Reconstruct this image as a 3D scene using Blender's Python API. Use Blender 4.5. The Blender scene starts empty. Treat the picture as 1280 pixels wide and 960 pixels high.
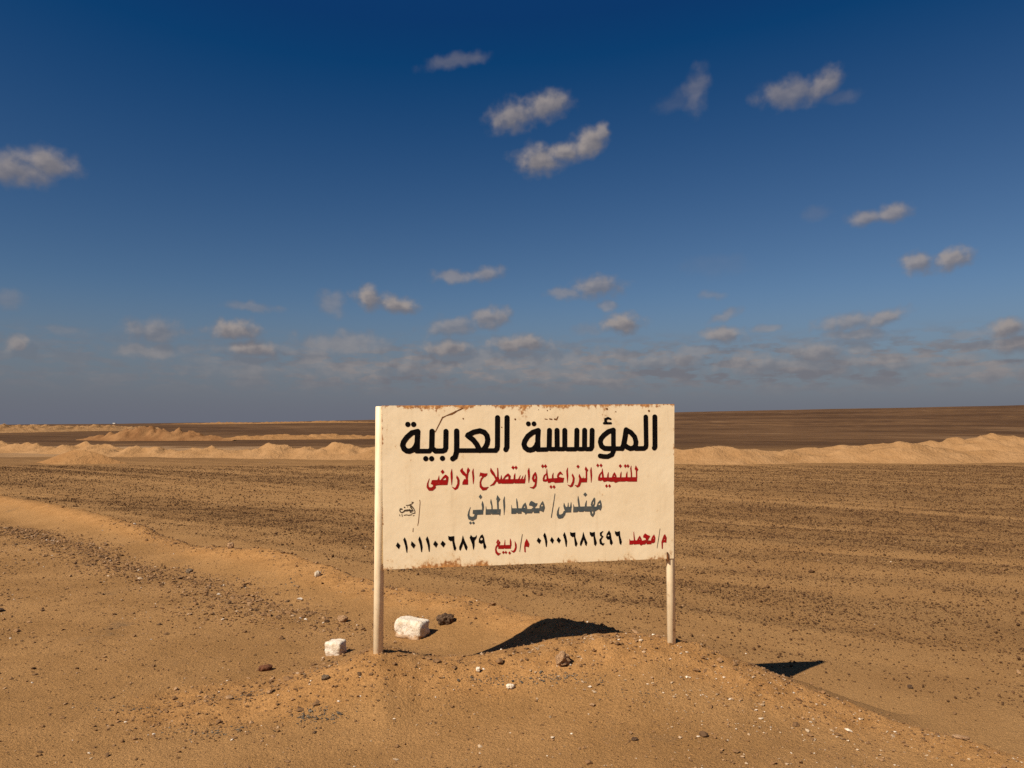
import bpy, bmesh, math, random
import numpy as np
from mathutils import Vector, Matrix, Euler
R = math.radians
rng = np.random.default_rng(7)
scene = bpy.context.scene
COL = scene.collection

# ------------------------------------------------------------------ camera
cam_d = bpy.data.cameras.new('camera')
cam = bpy.data.objects.new('camera', cam_d); COL.objects.link(cam)
cam.location = (0, 0, 1.7)
cam.rotation_euler = (R(90 + 2.96), 0, 0)
cam_d.sensor_width = 36.0
cam_d.lens = 27.2
cam_d.clip_start = 0.05; cam_d.clip_end = 60000
scene.camera = cam

# ------------------------------------------------------------------ light
SUN_DIR = Vector((-0.735, -0.68, 1.0)).normalized()       # towards the sun
SKY_STRENGTH = 0.05
EXPOSURE = 0.6
sun_d = bpy.data.lights.new('sun', 'SUN')
sun_d.energy = 4.6; sun_d.angle = R(0.5); sun_d.color = (1.0, 0.93, 0.82)
sun = bpy.data.objects.new('sun', sun_d); COL.objects.link(sun)
sun.rotation_euler = SUN_DIR.to_track_quat('Z', 'Y').to_euler()
sun.location = (-20, -20, 30)
vs = scene.view_settings
vs.view_transform = 'Standard'; vs.look = 'None'; vs.exposure = EXPOSURE; vs.gamma = 1.0
vs.use_curve_mapping = False
scene.render.engine = 'CYCLES'
scene.cycles.max_bounces = 4; scene.cycles.diffuse_bounces = 2
scene.cycles.use_denoising = False

# ------------------------------------------------------------------ node helpers
def nd(nt, typ, ins=None, **props):
    n = nt.nodes.new(typ)
    for k, v in props.items(): setattr(n, k, v)
    if ins:
        for k, v in ins.items():
            s = n.inputs[k]
            if hasattr(v, 'is_output'): nt.links.new(v, s)
            else: s.default_value = v
    return n
def mth(nt, op, a, b=None, c=None, clamp=False):
    n = nt.nodes.new('ShaderNodeMath'); n.operation = op; n.use_clamp = clamp
    for i, v in enumerate((a, b, c)):
        if v is None: continue
        if hasattr(v, 'is_output'): nt.links.new(v, n.inputs[i])
        else: n.inputs[i].default_value = v
    return n.outputs[0]
def vmth(nt, op, a, b=None):
    n = nt.nodes.new('ShaderNodeVectorMath'); n.operation = op
    for i, v in enumerate((a, b)):
        if v is None: continue
        if hasattr(v, 'is_output'): nt.links.new(v, n.inputs[i])
        else: n.inputs[i].default_value = v
    return n
def mixc(nt, fac, a, b, blend='MIX'):
    n = nt.nodes.new('ShaderNodeMix'); n.data_type = 'RGBA'; n.blend_type = blend
    for s, v in ((n.inputs[0], fac), (n.inputs[6], a), (n.inputs[7], b)):
        if hasattr(v, 'is_output'): nt.links.new(v, s)
        elif isinstance(v, (int, float)): s.default_value = v
        else: s.default_value = (*v[:3], 1)
    return n.outputs[2]
def mrange(nt, v, a, b, c=0.0, d=1.0, smooth=True):
    n = nt.nodes.new('ShaderNodeMapRange'); n.interpolation_type = 'SMOOTHSTEP' if smooth else 'LINEAR'
    for s, x in zip(('Value', 'From Min', 'From Max', 'To Min', 'To Max'), (v, a, b, c, d)):
        if hasattr(x, 'is_output'): nt.links.new(x, n.inputs[s])
        else: n.inputs[s].default_value = x
    return n.outputs[0]
def noise(nt, vec, scale, detail=4, rough=0.55, dim='3D', out=0):
    n = nt.nodes.new('ShaderNodeTexNoise'); n.noise_dimensions = dim
    if vec is not None: nt.links.new(vec, n.inputs['Vector'])
    n.inputs['Scale'].default_value = scale; n.inputs['Detail'].default_value = detail
    n.inputs['Roughness'].default_value = rough
    return n.outputs[out]

# ------------------------------------------------------------------ sky
def px_dir(px, py):                      # azimuth (from +Y towards +X) and elevation, degrees
    u = (px - 640) / 967.0; v = (480 - py) / 967.0; t = R(2.96)
    d = Vector((u, math.cos(t) - v * math.sin(t), math.sin(t) + v * math.cos(t))).normalized()
    return math.degrees(math.atan2(d.x, d.y)), math.degrees(math.asin(d.z))
# each fair-weather cloud: puffs (centre, half width, half height, tilt), opacity
CLOUDS = [
 (640,147,30,19,12,.80),(684,131,31,17,8,.85),
 (676,199,30,18,5,.92),(706,190,22,12,15,.9),(736,179,27,17,30,.92),(752,165,12,12,40,.8),
 (16,213,52,18,0,.8),(60,204,40,17,-5,.85),
 (570,76,40,9,10,.32),(870,114,15,28,-12,.34),(846,126,26,12,20,.14),
 (985,117,40,17,0,.62),(1030,106,28,15,35,.7),(1050,122,26,8,0,.2),
 (1085,272,28,9,5,.7),(1115,266,26,11,8,.75),(1018,267,20,8,0,.16),
 (1148,328,23,14,-5,.8),(1192,324,27,13,12,.85),
 (568,346,29,8,0,.6),(606,342,24,8,8,.65),
 (746,360,34,14,0,.72),(708,367,24,8,0,.55),(760,382,12,7,0,.5),
 (460,372,20,14,-15,0.92),(495,381,28,10,-8,0.92),(414,379,19,14,-20,0.44),
 (568,409,40,12,8,0.64),(612,398,28,13,8,0.77),(778,404,28,13,0,0.92),(735,412,18,8,0,0.32),
 (315,384,36,6,-3,0.38),(292,413,33,13,0,0.92),(316,436,38,11,-4,0.92),
 (192,414,40,15,0,0.64),(185,438,55,10,0,0.58),(20,431,17,10,0,0.77),(12,374,22,12,0,0.33),(80,412,36,6,0,0.32),(120,470,60,6,0,0.14),
 (1064,403,46,11,3,0.70),(1105,398,34,9,18,0.77),(1068,419,44,9,0,0.70),
 (908,419,32,10,0,0.83),(956,411,26,5,8,0.51),(905,395,24,6,20,0.51),(890,369,17,6,0,0.33),(895,332,44,14,0,0.08),
 (1262,413,34,13,5,0.92),(1274,429,44,12,5,0.92),(1200,419,26,6,0,0.45),
 (430,430,64,15,0,0.58),(560,436,30,12,3,0.90),(650,431,46,12,0,0.90),(640,449,160,16,0,0.54),(440,464,80,12,0,0.46),(512,460,40,14,0,0.64),
 (835,452,70,11,3,0.64),(1022,440,40,14,0,0.77),(1000,456,140,14,0,0.67),(1044,461,32,12,0,0.70),(1112,455,46,9,-5,0.64),(1205,462,90,12,0,0.46),(700,466,120,12,0,0.46),(300,462,90,12,0,0.32),
 (548,462,34,10,0,.5),(610,470,40,9,0,.4),(668,452,30,10,0,.6),(718,456,28,9,4,.5),(775,470,44,9,0,.42),(870,440,24,8,0,.55),(935,446,30,9,0,.55),(980,462,36,10,0,.5),(1075,437,22,9,0,.6),(1150,448,30,8,0,.5),(1210,446,30,9,5,.5),(1250,462,40,10,0,.45),(395,455,30,9,0,.45),(350,438,26,8,0,.4),(250,450,34,8,0,.32),(230,436,20,7,0,.4),
]
world = bpy.data.worlds.new('World'); scene.world = world; world.use_nodes = True
wt = world.node_tree; wt.nodes.clear()
def cloud_group(name, puffs, ragged):
    g = bpy.data.node_groups.new(name, 'ShaderNodeTree')
    g.interface.new_socket('Angles', in_out='INPUT', socket_type='NodeSocketVector')
    g.interface.new_socket('Cover', in_out='OUTPUT', socket_type='NodeSocketFloat')
    gi = g.nodes.new('NodeGroupInput'); go = g.nodes.new('NodeGroupOutput')
    v0 = gi.outputs[0]
    w1 = noise(g, v0, 1.1, 2, .5, out=1)
    w1 = vmth(g, 'SUBTRACT', w1, (.5, .5, .5)).outputs[0]
    w1 = vmth(g, 'MULTIPLY', w1, (.7, .45, 0)).outputs[0]
    v = vmth(g, 'ADD', v0, w1).outputs[0]
    n1 = noise(g, v0, 1.0, 4, .48)
    n2 = mth(g, 'MULTIPLY', mth(g, 'SUBTRACT', n1, 0.5), ragged)
    acc = None
    for px, py, rx, ry, tilt, op in puffs:
        a, e = px_dir(px, py)
        a2, _ = px_dir(px + rx, py); _, e2 = px_dir(px, py - ry)
        vi = v
        if acc is not None:                    # keeps the nodes in one chain, so the shader stays small
            vi = nd(g, 'ShaderNodeVectorMath', {0: acc, 1: (1e-7, 1e-7, 0), 2: v}, operation='MULTIPLY_ADD').outputs[0]
        m = nd(g, 'ShaderNodeMapping', {'Vector': vi, 'Location': (a, e, 0), 'Rotation': (0, 0, R(tilt)), 'Scale': (abs(a2 - a) * 1.26, abs(e2 - e) * 1.36, 1)}, vector_type='TEXTURE')
        l = vmth(g, 'LENGTH', m.outputs[0]).outputs['Value']
        x = mrange(g, mth(g, 'ADD', l, n2), 1.10, .22, 0, op)
        acc = x if acc is None else mth(g, 'MAXIMUM', acc, x)
    g.links.new(acc, go.inputs[0])
    return g
tc = wt.nodes.new('ShaderNodeTexCoord')
sep = nd(wt, 'ShaderNodeSeparateXYZ', {0: tc.outputs['Generated']})
az = mth(wt, 'MULTIPLY', mth(wt, 'ARCTAN2', sep.outputs[0], sep.outputs[1]), 57.29578)
el = mth(wt, 'MULTIPLY', mth(wt, 'ARCSINE', sep.outputs[2]), 57.29578)
ang = nd(wt, 'ShaderNodeCombineXYZ', {0: az, 1: el}).outputs[0]
sky = nd(wt, 'ShaderNodeTexSky', sky_type='NISHITA', sun_disc=False)
sky.sun_elevation = math.asin(SUN_DIR.z)
sky.sun_rotation = math.atan2(SUN_DIR.x, SUN_DIR.y)
sky.altitude = 300; sky.air_density = 1.0; sky.dust_density = 0.6; sky.ozone_density = 3.0
UNIT = 1.0 / (SKY_STRENGTH * 2 ** EXPOSURE)                # sky units for a displayed value of 1
def disp(c): return tuple(x * UNIT for x in c)
# clear dry air: a deeper, more contrasty blue than the plain sky model gives
base = vmth(wt, 'SUBTRACT', vmth(wt, 'MULTIPLY', sky.outputs[0], (.78, .79, .825)).outputs[0], disp((.0590, .062, .055))).outputs[0]
base = vmth(wt, 'MAXIMUM', base, disp((.0040, .039, .142))).outputs[0]
# dusty grey air low over the desert
hz = mrange(wt, el, -.5, 10.0, .97, 0.0)
base = mixc(wt, hz, base, disp((.136, .147, .189)))
puff = mth(wt, 'SUBTRACT', noise(wt, vmth(wt, 'MULTIPLY', ang, (.55, 1.1, 0)).outputs[0], 1.5, 4, .5), .5)
def cloudy_sky(name, puffs, low):
    gA = wt.nodes.new('ShaderNodeGroup'); gA.node_tree = cloud_group(name, puffs, 1.25 if low else 1.0); wt.links.new(ang, gA.inputs[0])
    gB = wt.nodes.new('ShaderNodeGroup'); gB.node_tree = cloud_group(name + '_sunward', [c for c in puffs if c[5] > .61], 1.25 if low else 1.0)
    wt.links.new(vmth(wt, 'ADD', ang, (-.40, .50, 0)).outputs[0], gB.inputs[0])
    lit = mth(wt, 'SUBTRACT', gA.outputs[0], gB.outputs[0])
    lit = mth(wt, 'ADD', mth(wt, 'MULTIPLY', lit, .60), mth(wt, 'MULTIPLY', puff, .7))
    lit = mrange(wt, lit, -.22, .62)
    ccol = mixc(wt, lit, disp((.168, .160, .178)), disp((.345, .300, .278)))
    cov = gA.outputs[0]
    if low:
        ccol = mixc(wt, mth(wt, 'MULTIPLY', hz, .22), ccol, disp((.150, .155, .190)))
        # broken layer of low cloud along the horizon, densest in the middle and to the right
        bank = noise(wt, vmth(wt, 'MULTIPLY', ang, (.45, 1.5, 0)).outputs[0], 1.0, 5, .58)
        win = mth(wt, 'MULTIPLY', mth(wt, 'MULTIPLY', mrange(wt, el, 1.6, 3.4), mrange(wt, el, 7.0, 4.6)), mrange(wt, az, -26, -8, .45, 1))
        bank = mth(wt, 'MULTIPLY', mth(wt, 'MULTIPLY', mrange(wt, bank, .40, .58), win), .80)
        cov = mth(wt, 'MAXIMUM', cov, bank)
    return nd(wt, 'ShaderNodeBackground', {0: mixc(wt, cov, base, ccol), 1: SKY_STRENGTH}).outputs[0]
def mixs(fac, a, b):
    n = wt.nodes.new('ShaderNodeMixShader'); wt.links.new(fac, n.inputs[0]); wt.links.new(a, n.inputs[1]); wt.links.new(b, n.inputs[2]); return n.outputs[0]
high = cloudy_sky('high_clouds', [c for c in CLOUDS if c[1] < 300], False)
low = cloudy_sky('low_clouds', [c for c in CLOUDS if c[1] > 300], True)
clear = nd(wt, 'ShaderNodeBackground', {0: base, 1: SKY_STRENGTH}).outputs[0]
bgs = mixs(mrange(wt, el, 12.0, 12.4), low, high)
bgs = mixs(mth(wt, 'MAXIMUM', mrange(wt, el, 32, 33), mrange(wt, el, -.2, -.6)), bgs, clear)
wo = wt.nodes.new('ShaderNodeOutputWorld'); wt.links.new(bgs, wo.inputs[0])

# ------------------------------------------------------------------ terrain shape
TAB = np.random.default_rng(3).random((256, 256))
def vn(x, y, seed=0):
    x = x + seed * 17.31; y = y + seed * 9.77
    xi = np.floor(x).astype(np.int64); yi = np.floor(y).astype(np.int64)
    fx = x - xi; fy = y - yi
    fx = fx * fx * fx * (fx * (fx * 6 - 15) + 10); fy = fy * fy * fy * (fy * (fy * 6 - 15) + 10)
    g = lambda i, j: TAB[i & 255, j & 255]
    return (g(xi, yi) * (1 - fx) + g(xi + 1, yi) * fx) * (1 - fy) + (g(xi, yi + 1) * (1 - fx) + g(xi + 1, yi + 1) * fx) * fy - .5
def fbm(x, y, seed=0, octs=4, gain=.5):
    o = 0; a = 1
    for k in range(octs):
        o = o + a * vn(x * 2 ** k, y * 2 ** k, seed + k * 5); a *= gain
    return o
def sstep(a, b, v):
    t = np.clip((v - a) / (b - a), 0, 1); return t * t * (3 - 2 * t)
RIDGE = np.array([(-60,62,.15),(-30,34.5,.14),(-11.4,17.2,.14),(-9.5,15.6,.17),(-7.6,13.9,.15),(-5.9,12.4,.10),(-5.0,11.4,-.03),(-4.5,10.9,-.03),(-3.9,10.3,.08),(-3.2,9.75,.15),(-2.64,9.3,.17),(-2.02,8.5,.14),
  (-1.27,7.8,.09),(-.9,7.4,.13),(-.335,6.9,.15),(.04,6.45,.165),(.3,6.12,.19),(.62,5.72,.235),(1.1,5.42,.205),(1.67,5.12,.07),(1.92,4.95,.0),(2.24,4.68,-.05),(2.75,4.1,-.07),(3.7,3.0,-.06),(6.5,0,0),(40,-36,0)])
SPUR = np.array([(-1.95,4.75,-.05),(-1.5,4.85,.06),(-.86,5.06,.235),(-.62,5.09,.178),(-.5,5.1,.165),(-.26,5.15,.145),(.15,5.22,.185),(.61,5.36,.24),(1.1,5.40,.21)])
def polydist(x, y, P):
    best = np.full(x.shape, 1e9); sg = np.zeros(x.shape); z = np.zeros(x.shape)
    for a, b in zip(P[:-1], P[1:]):
        dx, dy = b[0] - a[0], b[1] - a[1]; L2 = dx * dx + dy * dy
        t = np.clip(((x - a[0]) * dx + (y - a[1]) * dy) / L2, 0, 1)
        qx = x - a[0] - t * dx; qy = y - a[1] - t * dy
        d = np.sqrt(qx * qx + qy * qy); m = d < best - 1e-9
        best = np.where(m, d, best)
        sg = np.where(m, np.sign(dx * qy - dy * qx), sg)
        z = np.where(m, a[2] + t * (b[2] - a[2]), z)
    return best, sg, z
HX = np.array([-4000,-1500,-900,-596,-410,-250,-150,0,196,300,400,500,596,900,1500,4000.])
HZ = np.array([-8,-4,-2.2,-1.2,.6,3.4,6.0,10,15.4,17.6,19.5,21.5,24.0,29,34,40.])
def terrain(x, y, detail=True):
    x = np.asarray(x, float); y = np.asarray(y, float)
    d, sg, zc = polydist(x, y, RIDGE)
    s = np.where(sg == 0, 1, sg) * d                              # + on the field side
    wob = .10 * fbm(x * 1.1, y * 1.1, 4, 3)
    road = -.11 * sstep(.7, 2.6, x) * sstep(9, 6, y) + .018 * fbm(x * .6, y * .6, 2, 3) + .007 * fbm(x * 6, y * 6, 9, 2)
    plain = -.35 + .03 * fbm(x * .25, y * .25, 12, 2) * sstep(1.2, 4, s)
    k = sstep(.0, .30 + .3 * sstep(7, 10, y), s + wob * sstep(8, 11, y))
    b = road * (1 - k) + plain * k
    slope = np.where(s < 0, .21 + .10 * sstep(7.5, 9, y), .95); rc = np.where(s < 0, .012, .0025)
    r1 = zc - slope * (np.sqrt(d * d + rc) - np.sqrt(rc))
    d2, sg2, z2 = polydist(x, y, SPUR)
    sl2 = np.where(sg2 > 0, .28 + 1.2 * sstep(.5, .9, x), .36)
    r2 = z2 - sl2 * (np.sqrt(d2 * d2 + .008) - .09)
    kk = 34.0
    r1 = np.clip(r1, -3, 3); r2 = np.clip(r2, -3, 3)
    z = np.log(np.exp(kk * b) + np.exp(kk * r1) + np.exp(kk * r2)) / kk - .0
    near1 = np.exp(-(d / .42) ** 2) * sstep(-.2, .05, zc) ; near2 = np.exp(-(d2 / .40) ** 2)
    loose = np.maximum(near1, near2)
    if detail:
        lump = fbm(x * 3.0, y * 3.0, 21, 2) * .035 + np.abs(fbm(x * 9, y * 9, 31, 3)) * .026
        z = z + lump * np.clip(loose * 1.3, 0, 1) * (0.45 + .55 * sstep(-.05, .3, np.minimum(s, 0) * -1 + np.where(s > 0, .35, 0)))
    # ploughed stony rows on the field
    z = z - .030 * np.exp(-(((x + .20) / .45) ** 2 + ((y - 5.80) / .30) ** 2))          # wind hollow behind the sign
    z = z - .035 * np.exp(-((s + .85) / .35) ** 2) * sstep(6.6, 7.6, y) * sstep(40, 20, y)      # wind-scoured trough behind the bank
    c, sn = math.cos(R(-36)), math.sin(R(-36))
    al = x * c + y * sn; ac = -x * sn + y * c
    wv = fbm(al * .10, ac * .16, 41, 2) * 3.0
    rows = .14 + .50 * fbm(al * .05, (ac + wv) * .8, 45, 3) + .60 * vn(al * .09, (ac + wv * .6) * 1.9, 47)
    dens = sstep(-.25, .45, rows) * sstep(.75, 1.9, s + fbm(al * .3, ac * .3, 51, 2) * 1.2)
    if detail:
        z = z + .030 * vn(al * .08, (ac + wv * .6) * 2.6, 95) * sstep(.9, 2.0, s) * sstep(45, 25, y)
        z = z + dens * (.022 + .028 * fbm(x * 2.4, y * 2.4, 61, 2)) * sstep(70, 30, y)
    # far desert: low swells and a slope climbing to the right
    f = sstep(90, 900, y)
    hz_ = np.interp(x, HX, HZ) * f * (1 - .35 * sstep(950, 4500, y))
    z = z + hz_ + sstep(100, 220, y) * (fbm(x * .008, y * .012, 71, 3) * 1.1) * (1 - .6 * sstep(500, 900, y))
    return z, s, loose, dens
def gz(x, y):
    return float(terrain(np.array([x]), np.array([y]))[0][0])

def set_attr(me, name, vals):
    a = me.attributes.new(name, 'FLOAT', 'POINT'); a.data.foreach_set('value', np.asarray(vals, np.float32))
def np_mesh(name, V, F, smooth=True):            # F: (n,k) index array
    me = bpy.data.meshes.new(name)
    V = np.asarray(V, np.float32); F = np.asarray(F, np.int32); k = F.shape[1]
    me.vertices.add(len(V)); me.vertices.foreach_set('co', V.ravel())
    me.loops.add(F.size); me.loops.foreach_set('vertex_index', F.ravel())
    me.polygons.add(len(F)); me.polygons.foreach_set('loop_start', np.arange(0, F.size, k, dtype=np.int32))
    me.polygons.foreach_set('use_smooth', np.full(len(F), smooth, bool))
    me.update(calc_edges=True); me.validate()
    return me
def link(name, me, mat=None, parent=None, **props):
    o = bpy.data.objects.new(name, me); COL.objects.link(o)
    if mat is not None: me.materials.append(mat)
    if parent is not None: o.parent = parent
    for k, v in props.items(): o[k] = v
    return o

def axis(step, fine_lo, fine_hi, lo, hi, g):
    a = list(np.arange(fine_lo, fine_hi + 1e-6, step)); s = step; x = a[-1]
    while x < hi: s *= g; x += s; a.append(x)
    s = step; x = a[0]; pre = []
    while x > lo: s *= (g if lo < -1000 else 1.1); x -= s; pre.append(x)
    return np.array(pre[::-1] + a)
gx = axis(.024, -3.6, 3.6, -4200, 4200, 1.027); gy = axis(.024, 3.3, 8.2, -60, 6000, 1.022)
X, Y = np.meshgrid(gx, gy)
Z, S, LO, DE = terrain(X.ravel(), Y.ravel())
nx, ny = len(gx), len(gy)
idx = np.arange(nx * ny).reshape(ny, nx)
F = np.stack([idx[:-1, :-1], idx[:-1, 1:], idx[1:, 1:], idx[1:, :-1]], -1).reshape(-1, 4)
gme = np_mesh('ground', np.stack([X.ravel(), Y.ravel(), Z], 1), F)
set_attr(gme, 'side', np.clip(S, -6, 6)); set_attr(gme, 'loose', LO); set_attr(gme, 'rows', DE)

# ------------------------------------------------------------------ materials
def new_mat(name, rough=.9, spec=.15):
    m = bpy.data.materials.new(name); m.use_nodes = True
    nt = m.node_tree; b = nt.nodes['Principled BSDF']
    b.inputs['Roughness'].default_value = rough
    b.inputs['Specular IOR Level'].default_value = spec
    return m, nt, b
def attr(nt, name): return nd(nt, 'ShaderNodeAttribute', attribute_name=name).outputs['Fac']
def bump(nt, b, h, strength, dist, prev=None):
    n = nd(nt, 'ShaderNodeBump', {'Height': h, 'Strength': strength, 'Distance': dist})
    if prev is not None: nt.links.new(prev, n.inputs['Normal'])
    nt.links.new(n.outputs[0], b.inputs['Normal']); return n.outputs[0]

def ground_mat():
    m, nt, b = new_mat('desert_ground', .95, .08)
    P = nd(nt, 'ShaderNodeNewGeometry').outputs['Position']
    side, loose, rows = attr(nt, 'side'), attr(nt, 'loose'), attr(nt, 'rows')
    n_big = noise(nt, P, .9, 4, .6); n_mid = noise(nt, P, 6, 5, .65); n_fine = noise(nt, P, 70, 4, .7); n_grit = noise(nt, P, 190, 2, .6)
    # compacted road edge
    road = mixc(nt, mrange(nt, n_big, .35, .65), C_ROAD1, C_ROAD2)
    gp = mrange(nt, noise(nt, P, 1.3, 5, .7), .60, .74)
    road = mixc(nt, mth(nt, 'MULTIPLY', gp, .5), road, C_GREY)
    # loose dug soil of the bank
    soil = mixc(nt, mrange(nt, n_mid, .35, .65), C_SOIL1, C_SOIL2)
    lf = mrange(nt, mth(nt, 'ADD', loose, mth(nt, 'MULTIPLY', mth(nt, 'SUBTRACT', n_mid, .5), .5)), .15, .75)
    c = mixc(nt, lf, road, soil)
    # field
    fn = mth(nt, 'ADD', side, mth(nt, 'MULTIPLY', mth(nt, 'SUBTRACT', n_mid, .5), .5))
    sand = mixc(nt, mrange(nt, n_big, .3, .7), C_SAND1, C_SAND2)
    mp = nd(nt, 'ShaderNodeMapping', {'Vector': P, 'Rotation': (0, 0, R(36)), 'Scale': (1, 1, 1)})
    st = nd(nt, 'ShaderNodeMapping', {'Vector': mp.outputs[0], 'Scale': (.12, 1.0, 1)}).outputs[0]
    str1 = noise(nt, st, .55, 6, .7); str2 = noise(nt, st, 2.2, 4, .65)
    rr = mth(nt, 'ADD', rows, mth(nt, 'MULTIPLY', mth(nt, 'SUBTRACT', str2, .5), .9))
    rr = mth(nt, 'MULTIPLY', mrange(nt, rr, .15, .85), mrange(nt, n_fine, .35, .6, .45, 1))
    grav = mixc(nt, n_fine, C_GRAV1, C_GRAV2)
    # far desert: dark gravel plain crossed by pale sandy streaks
    dist = vmth(nt, 'LENGTH', P).outputs['Value']
    field = mixc(nt, mth(nt, 'MULTIPLY', rr, mrange(nt, dist, 8, 24, .25, .62)), sand, grav)
    n_far = noise(nt, nd(nt, 'ShaderNodeMapping', {'Vector': P, 'Scale': (.0035, .0075, .01), 'Rotation': (0, 0, R(-14))}).outputs[0], 3.0, 7, .62)
    n_f2 = noise(nt, P, .11, 6, .68)
    farc = mixc(nt, mrange(nt, mth(nt, 'ADD', mth(nt, 'MULTIPLY', n_far, .6), mth(nt, 'MULTIPLY', n_f2, .4)), .40, .62), C_FAR1, C_FAR2)
    farc = mixc(nt, mth(nt, 'MULTIPLY', mrange(nt, n_f2, .60, .70), .5), farc, C_GRAV2)
    farc = mixc(nt, mth(nt, 'MULTIPLY', mrange(nt, n_far, .63, .70), .75), farc, C_FARSAND)
    fmix = mrange(nt, mth(nt, 'ADD', dist, mth(nt, 'MULTIPLY', mth(nt, 'SUBTRACT', str1, .5), 40)), 26, 85)
    tr = noise(nt, nd(nt, 'ShaderNodeMapping', {'Vector': P, 'Scale': (.022, .0045, .01), 'Rotation': (0, 0, R(-24))}).outputs[0], 1.0, 6, .62)
    farc = mixc(nt, mth(nt, 'MULTIPLY', mrange(nt, tr, .60, .68), .40), farc, C_FARSAND)
    farc = mixc(nt, mth(nt, 'MULTIPLY', mrange(nt, tr, .44, .34), .55), farc, C_FAR1)
    px_ = nd(nt, 'ShaderNodeSeparateXYZ', {0: P})
    spread = mth(nt, 'MULTIPLY', mth(nt, 'MULTIPLY', mrange(nt, px_.outputs[1], 43, 52), mrange(nt, px_.outputs[1], 78, 62)), mrange(nt, px_.outputs[0], -12, -26))
    spread = mrange(nt, mth(nt, 'ADD', mth(nt, 'MULTIPLY', spread, .45), noise(nt, P, .16, 5, .6)), .66, .86)   # sand spilled round the left banks
    farc = mixc(nt, spread, farc, C_FARSAND)
    field = mixc(nt, fmix, field, farc)
    c = mixc(nt, mrange(nt, fn, .30, .70), c, field)
    # grit speckle
    sp = mrange(nt, n_grit, .3, .7, .62, 1.38, False)
    sp2 = mrange(nt, n_fine, .3, .7, .80, 1.2, False)
    mul = nd(nt, 'ShaderNodeCombineXYZ', {0: mth(nt, 'MULTIPLY', sp, sp2), 1: mth(nt, 'MULTIPLY', sp, sp2), 2: mth(nt, 'MULTIPLY', sp, sp2)}).outputs[0]
    c = mixc(nt, 1.0, c, mul, 'MULTIPLY')
    nt.links.new(c, b.inputs['Base Color'])
    h = mth(nt, 'ADD', mth(nt, 'MULTIPLY', n_fine, .9), mth(nt, 'MULTIPLY', n_grit, .35))
    p = bump(nt, b, h, 1.0, .014)
    p = bump(nt, b, noise(nt, P, 22, 4, .7), mth(nt, 'ADD', .35, mth(nt, 'MULTIPLY', rr, .65)), .035, p)
    bump(nt, b, noise(nt, st, 5, 5, .7), mth(nt, 'MULTIPLY', mrange(nt, side, .8, 2), mth(nt, 'MULTIPLY', mrange(nt, dist, 10, 30), mrange(nt, dist, 28, 60, 1, 0))), .12, p)
    return m
C_ROAD1, C_ROAD2, C_GREY = (.268, .137, .048), (.330, .173, .064), (.14, .095, .056)
C_SOIL1, C_SOIL2 = (.385, .194, .068), (.310, .151, .050)
C_SAND1, C_SAND2 = (.265, .136, .049), (.315, .168, .063)
C_GRAV1, C_GRAV2 = (.140, .070, .026), (.21, .110, .042)
C_FAR1, C_FAR2, C_FARSAND = (.060, .029, .012), (.128, .065, .027), (.27, .16, .08)
MG = ground_mat()
link('ground', gme, MG, kind='structure', label='brown stony desert ground with sandy road edge and ploughed gravel rows')

def sand_mat(name, c1, c2, sc=1.0):
    m, nt, b = new_mat(name, .95, .05)
    P = nd(nt, 'ShaderNodeNewGeometry').outputs['Position']
    n1 = noise(nt, P, .7 * sc, 5, .65); n2 = noise(nt, P, 5 * sc, 4, .7)
    c = mixc(nt, mrange(nt, n1, .35, .68), c1, c2)
    c = mixc(nt, mth(nt, 'MULTIPLY', mrange(nt, n2, .58, .75), .5), c, tuple(x * .55 for x in c1))
    nt.links.new(c, b.inputs['Base Color'])
    bump(nt, b, n2, .6, .18, bump(nt, b, n1, .5, .5)); return m
M_PALE = sand_mat('pale_dug_sand', (.285, .150, .060), (.345, .190, .082))
M_HEAP = sand_mat('orange_dug_sand', (.26, .128, .047), (.31, .16, .062))
M_RUST = sand_mat('reddish_dug_sand', (.17, .078, .030), (.25, .125, .05), .6)

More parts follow.
